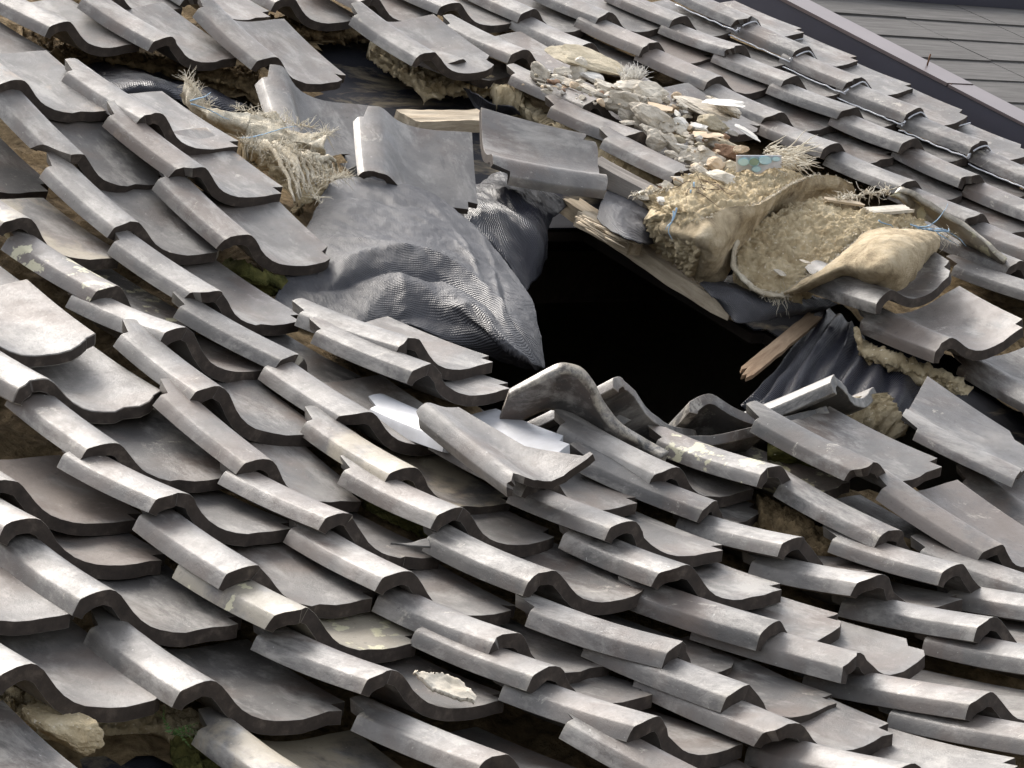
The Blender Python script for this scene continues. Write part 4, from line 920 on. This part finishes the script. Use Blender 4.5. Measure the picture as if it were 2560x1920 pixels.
for (xa, ya, xb, yb) in ((1180, 540, 1560, 640), (1360, 720, 1600, 1020), (1400, 700, 1640, 860), (930, 400, 1050, 540), (1560, 690, 1640, 670), (1560, 900, 1740, 880), (1200, 700, 1340, 760)):
    G = resample([at(1, xa, ya, .0), at(1, (xa + xb) / 2, (ya + yb) / 2 + 8, .0), at(1, xb, yb, -.02)], 26)
    S += fringe_along([Vector(g) for g in G], rng, 5, .035, (.1, .1, .5))
tube('frayed_edge', S, .0009, 'fibre', parent=e, loc=L0, sides=4)
for _s in [strand(at(1, 950, 505, .005), (.9, -.2, .1), .07, rng, .3, 8), strand(at(1, 955, 520, .005), (.8, -.4, .1), .09, rng, .25, 9), strand(at(1, 1200, 690, -.01), (.8, -.3, .05), .13, rng, .15, 12)]: tube('blue_thread', [_s], .002, 'thread_blue', parent=e, loc=L0)

# ================= RUBBLE =================
ROCKS = [(600, 180, 540, 200, .02, 'concrete_olive', 'largest olive grey mortar slab at the top of the rubble', .5), (190, 300, 240, 150, .0, 'concrete', 'grey mortar lump at the left end of the rubble', .8),
 (400, 300, 150, 110, .0, 'concrete', 'rounded grey lump right of the left end lump', .8), (540, 280, 130, 190, .0, 'plaster', 'upright pale plaster slab under the largest slab', .9), (650, 330, 230, 120, .0, 'plaster_white', 'white plaster chunk with brown edge near the upright slab', .6),
 (370, 360, 120, 70, .0, 'plaster', 'small cream lump below the left end lumps', .7), (540, 430, 300, 90, .0, 'concrete', 'long flat mortar bar above the topmost dark roll', .5), (360, 420, 170, 40, -.01, 'tan', 'thin tan shard below the cream lump', .4),
 (770, 430, 180, 150, .0, 'plaster', 'pale angular chunk left of the grey concrete block', .7), (910, 560, 320, 220, .01, 'concrete', 'grey concrete block with pebbled face in the rubble middle', .8), (1010, 440, 300, 160, .01, 'plaster', 'pale chunk above the pebbled concrete block', .6),
 (1110, 570, 170, 160, .0, 'concrete', 'brown shaded concrete corner right of the pebbled block', .8), (1210, 490, 250, 230, .02, 'plaster', 'tilted pale slab leaning beside the white tuft', .6), (1000, 700, 150, 110, -.01, 'concrete', 'small dark stone below the pebbled block', .8),
 (1250, 715, 350, 200, .01, 'concrete', 'broad rounded pebbly mortar lump in the rubble centre', .7), (1100, 765, 120, 90, -.01, 'concrete', 'small grey stone left of the broad lump', .8), (980, 760, 120, 60, -.01, 'concrete', 'flat grey stone beside the dark roll', .6),
 (1200, 845, 160, 110, -.01, 'concrete', 'grey stone below the broad lump', .8), (1350, 810, 160, 110, .0, 'concrete', 'grey lump right of the stone below the broad lump', .8), (1250, 920, 170, 180, .0, 'concrete', 'tall grey stone beside the roll crest', .8),
 (1400, 950, 270, 150, .0, 'concrete', 'large grey stone low in the rubble', .8), (1490, 770, 180, 110, .01, 'plaster_white', 'white angular plaster piece near the buried tile', .6), (1500, 840, 170, 80, .0, 'plaster', 'flat pale piece with a dot of moss', .6),
 (1560, 895, 150, 80, .0, 'concrete', 'grey stone between pale shards', .7), (1280, 610, 210, 34, .02, 'tan', 'thin brown tile splinter on the broad lump', .4), (1440, 530, 80, 90, .0, 'tan', 'small brown stone at the right of the tilted slab', .8),
 (1350, 560, 80, 70, .0, 'plaster', 'small pale stone beside the tilted slab', .8), (1500, 610, 90, 60, .01, 'plaster', 'small cream stone above the buried tile', .8), (1400, 640, 90, 80, .0, 'tan', 'small tan stone above the broad lump', .8),
 (1700, 630, 420, 110, .01, 'concrete', 'long flat grey mortar slab above the buried tile', .35), (1910, 630, 300, 170, .02, 'concrete', 'mortar slab with white paint on top at the right of the rubble', .5), (1900, 585, 290, 60, .045, 'plaster_white', 'white flaky crust on the right hand mortar slab', .4),
 (1810, 790, 250, 170, .01, 'concrete_olive', 'rounded mortar lump right of the buried tile', .75), (1650, 790, 160, 70, .01, 'plaster_white', 'white shard in front of the buried tile', .4), (1710, 870, 240, 60, .02, 'tan', 'yellowish flat tile shard low on the right', .4),
 (1810, 950, 290, 150, .0, 'concrete_olive', 'long olive lump below the yellowish shard', .7), (1900, 1040, 200, 170, .0, 'terracotta', 'dark brown broken lump beside the patterned scrap', .8), (1680, 1070, 290, 250, .0, 'concrete', 'large slanted grey slab above the larger sack', .5),
 (1810, 1150, 140, 150, .03, 'tan', 'smooth tan wedge standing above the larger sack', .6), (1560, 1090, 180, 110, -.01, 'concrete', 'brown grey lump right of the lowest dark roll', .8), (1950, 1170, 160, 140, .03, 'concrete_olive', 'yellow grey lump beside the patterned scrap', .8),
 (2040, 1010, 110, 110, .05, 'tan', 'cream curved shard above the patterned scrap', .5), (1870, 1265, 260, 100, .05, 'plaster', 'smooth light stone on top of the larger sack', .6), (1660, 1225, 190, 110, .02, 'concrete', 'brown lump at the foot of the lowest dark roll', .8),
 (1400, 1060, 110, 70, -.01, 'concrete', 'small stone under the large low grey stone', .8), (2100, 850, 220, 50, .03, 'plaster_white', 'thin white board strip right of the rubble', .3), (1210, 1430, 230, 100, -.02, 'plaster', 'pale crumb at the left tip of the larger sack', .6), (1340, 1500, 150, 90, .0, 'plaster_white', 'white crumb near the left tip of the larger sack', .6),
 (1360, 1360, 150, 90, .0, 'concrete', 'grey brown crumb on the upper edge of the larger sack', .7), (1500, 1290, 170, 90, .02, 'concrete', 'knobbly crumb above the blue thread', .7)]
for i, (x, y, wd, ht, h, mt, lb, fl) in enumerate(ROCKS):
    place_rock('R', x, y, wd, ht, h + .01, mt, lb, 500 + i, flat=fl, sub=4)
# small crumbs: a few chunk shapes copied
rng = random.Random(99)
protos = []
for i, mt in enumerate(['concrete', 'plaster', 'tan', 'concrete_olive', 'terracotta', 'plaster_white']):
    V, F = rock(random.Random(700 + i), 1, .8, .7, sub=2, rough=.15); me = bpy.data.meshes.new('rubble_crumb'); me.from_pydata(V, [], F); me.materials.append(M[mt]); protos.append(me)
line = [(150, 360), (500, 450), (800, 520), (1150, 620), (1350, 640), (1500, 640), (1400, 860), (1650, 900), (1850, 960), (1600, 1150), (1850, 1250), (1500, 1350)]
for k in range(290):
    i = rng.randrange(len(line) - 1); t = rng.random()
    x = line[i][0] * (1 - t) + line[i + 1][0] * t + rng.gauss(0, 95); y = line[i][1] * (1 - t) + line[i + 1][1] * t + rng.gauss(0, 55)
    s = .004 + .014 * rng.random() ** 2; p = at('R', x, y, rng.uniform(-.005, .035))
    o = bpy.data.objects.new('rubble_crumb', rng.choice(protos)); COL.objects.link(o)
    o.matrix_world = ROOF @ Matrix.Translation(Vector(p)) @ Matrix.Rotation(rng.uniform(0, 6.3), 4, 'Z') @ Matrix.Rotation(rng.uniform(-.8, .8), 4, 'X') @ Matrix.Diagonal((s * rng.uniform(.8, 1.6), s, s * rng.uniform(.4, .9), 1))
    tag(o, 'small crumb of mortar scattered between the larger rubble pieces', 'rubble', 'rubble crumbs')
# white tuft and wool bundle
rng = random.Random(31); S = []
for k in range(230):
    p = Vector(at('R', rng.uniform(930, 1130), rng.uniform(300, 370), rng.uniform(.02, .04)))
    S.append(strand(p, (rng.uniform(-.8, .8), rng.uniform(-.6, .6), rng.uniform(.2, 1)), rng.uniform(.015, .035), rng, .25, 3))
tube('fibre_tuft', S, .0013, 'plaster_white', label='bright white bristly fibre tuft in the rubble', cat='fibre', sides=4)
S = []
for k in range(200):
    t = rng.random(); p = Vector(at('S', 870 + 230 * rng.random(), -30 + 120 * rng.random(), rng.uniform(.03, .07)))
    S.append(strand(p, (rng.uniform(.1, 1), -rng.uniform(.0, .6), rng.uniform(-.3, .5)), rng.uniform(.03, .07), rng, .22, 5, .05))
tube('fibre_bundle', S, .0019, 'fibre', label='grey white bundle of stringy fibres right of the patterned scrap', cat='fibre', sides=5)
# patterned scrap
pl = at('S', 850, 80, .07)
e = empty('patterned_scrap', pl, 'white sheet scrap printed with pale blue and green ovals', 'scrap')
def sheet(x, y): return .10 - .0004 * (y - 20) + .008 * math.sin(x / 60)
rows = [[(x, y, sheet(x, y)) for x in (705, 770, 840, 910, 985)] for y in (20, 60, 100, 135)]
rows[3] = [(700, 140, sheet(700, 140)), (770, 105, sheet(770, 105)), (835, 138, sheet(835, 138)), (900, 105, sheet(900, 105)), (985, 75, sheet(985, 75))]
loft_obj('sheet', 'S', rows, 40, 24, 'white', parent=e, loc=pl, thick=.002, amp=0)
for (cx, cy, rx, ry, mt) in ((752, 62, 32, 22, 'print_blue'), (818, 62, 30, 24, 'print_green'), (886, 52, 38, 24, 'print_blue'), (955, 44, 24, 13, 'print_blue'), (832, 108, 26, 16, 'print_blue')):
    for sc_, hh, mm in ((1.18, .003, 'print_rim'), (1.0, .0045, mt)):
        V = [tuple(at('S', cx, cy, sheet(cx, cy) + hh))]
        for a in range(28):
            t = a / 28 * 6.2832; X = cx + rx * sc_ * math.cos(t); Y = cy + ry * sc_ * math.sin(t); V.append(tuple(at('S', X, Y, sheet(X, Y) + hh)))
        child('printed_oval', V, [(0, 1 + a, 1 + (a + 1) % 28) for a in range(28)], M[mm], e, pl)
# big brown tile shard behind the right sack, plaster flake, slate flake
loft_obj('tile_shard', 7, [[(1560, 985, .05), (1610, 935, .085), (1800, 1040, .07), (2000, 1180, .04), (2130, 1290, .02)], [(1600, 1010, .05), (1660, 985, .06), (1830, 1090, .045), (2000, 1220, .02), (2125, 1300, .005)], [(1640, 1050, .02), (1720, 1090, .02), (1860, 1160, .01), (1990, 1240, -.005), (2110, 1310, -.01)]], 50, 20, 'tile_crust', 'long upended brown tile shard behind the right hand sack', 'roof tile', rough=.003, amp=.004, thick=.014, seed=21)
loft_obj('plaster_flake', 6, [[(618, 1180, -.025), (700, 1178, -.025), (810, 1200, -.03), (900, 1260, -.032), (930, 1300, -.034)], [(625, 1185, -.026), (690, 1235, -.028), (790, 1290, -.032), (880, 1310, -.033), (925, 1318, -.034)]], 50, 16, 'plaster', 'ragged cream plaster flake lying on a tile at the bottom centre', 'plaster', rough=.005, amp=.002, thick=.006, seed=22, fringe=.008)
loft_obj('slate_flake', 6, [[(500, 530, -.02), (560, 540, -.018), (640, 548, -.012), (700, 550, -.01)], [(530, 538, -.025), (600, 528, -.02), (650, 512, -.012), (690, 508, -.008)]], 20, 8, 'slate', 'thin grey splinter lying on a tile below the mossy gap', 'stone', rough=.002, thick=.003, seed=23)

# ================= SEALANT on the last column =================
POSE = {k: p for (k, p, _, _) in TILES}
NTH = {101: 'topmost', 102: 'second', 103: 'third', 104: 'fourth', 105: 'fifth', 106: 'lowest'}
for k, nth in NTH.items():
    x, y, z, ya, pi, ro = POSE[k]; rng = random.Random(k)
    mm = Matrix.Translation((x, y, z)) @ Matrix.Rotation(ya, 4, 'Z') @ Matrix.Rotation(pi, 4, 'X') @ Matrix.Rotation(ro, 4, 'Y')
    S = [[mm @ Vector((-.016 + rng.uniform(-.002, .002), .24 * i / 14 - .005, -.027 + rng.uniform(-.002, .002))) for i in range(15)],
         [mm @ Vector((TOP[i][0], -.006 + rng.uniform(-.001, .001), TOP[i][1] - .012 + rng.uniform(-.001, .001))) for i in range(4, 15)],
         [mm @ Vector((-.012 + rng.uniform(-.008, .008), -.004, -.02 + rng.uniform(-.01, .006))) for i in range(8)],
         [mm @ Vector((.245 + .006 * i, .004 - .001 * i, -.058 + .001 * i)) for i in range(8)]]
    sp = S[0][0]; e = empty('sealant_line', sp, f'glossy clear sealant bead around the {nth} tile of the sealed column', 'sealant', 'sealant beads')
    for _s in S: tube('bead', [_s], .0022, 'sealant', parent=e, loc=sp, sides=6, taper=False)
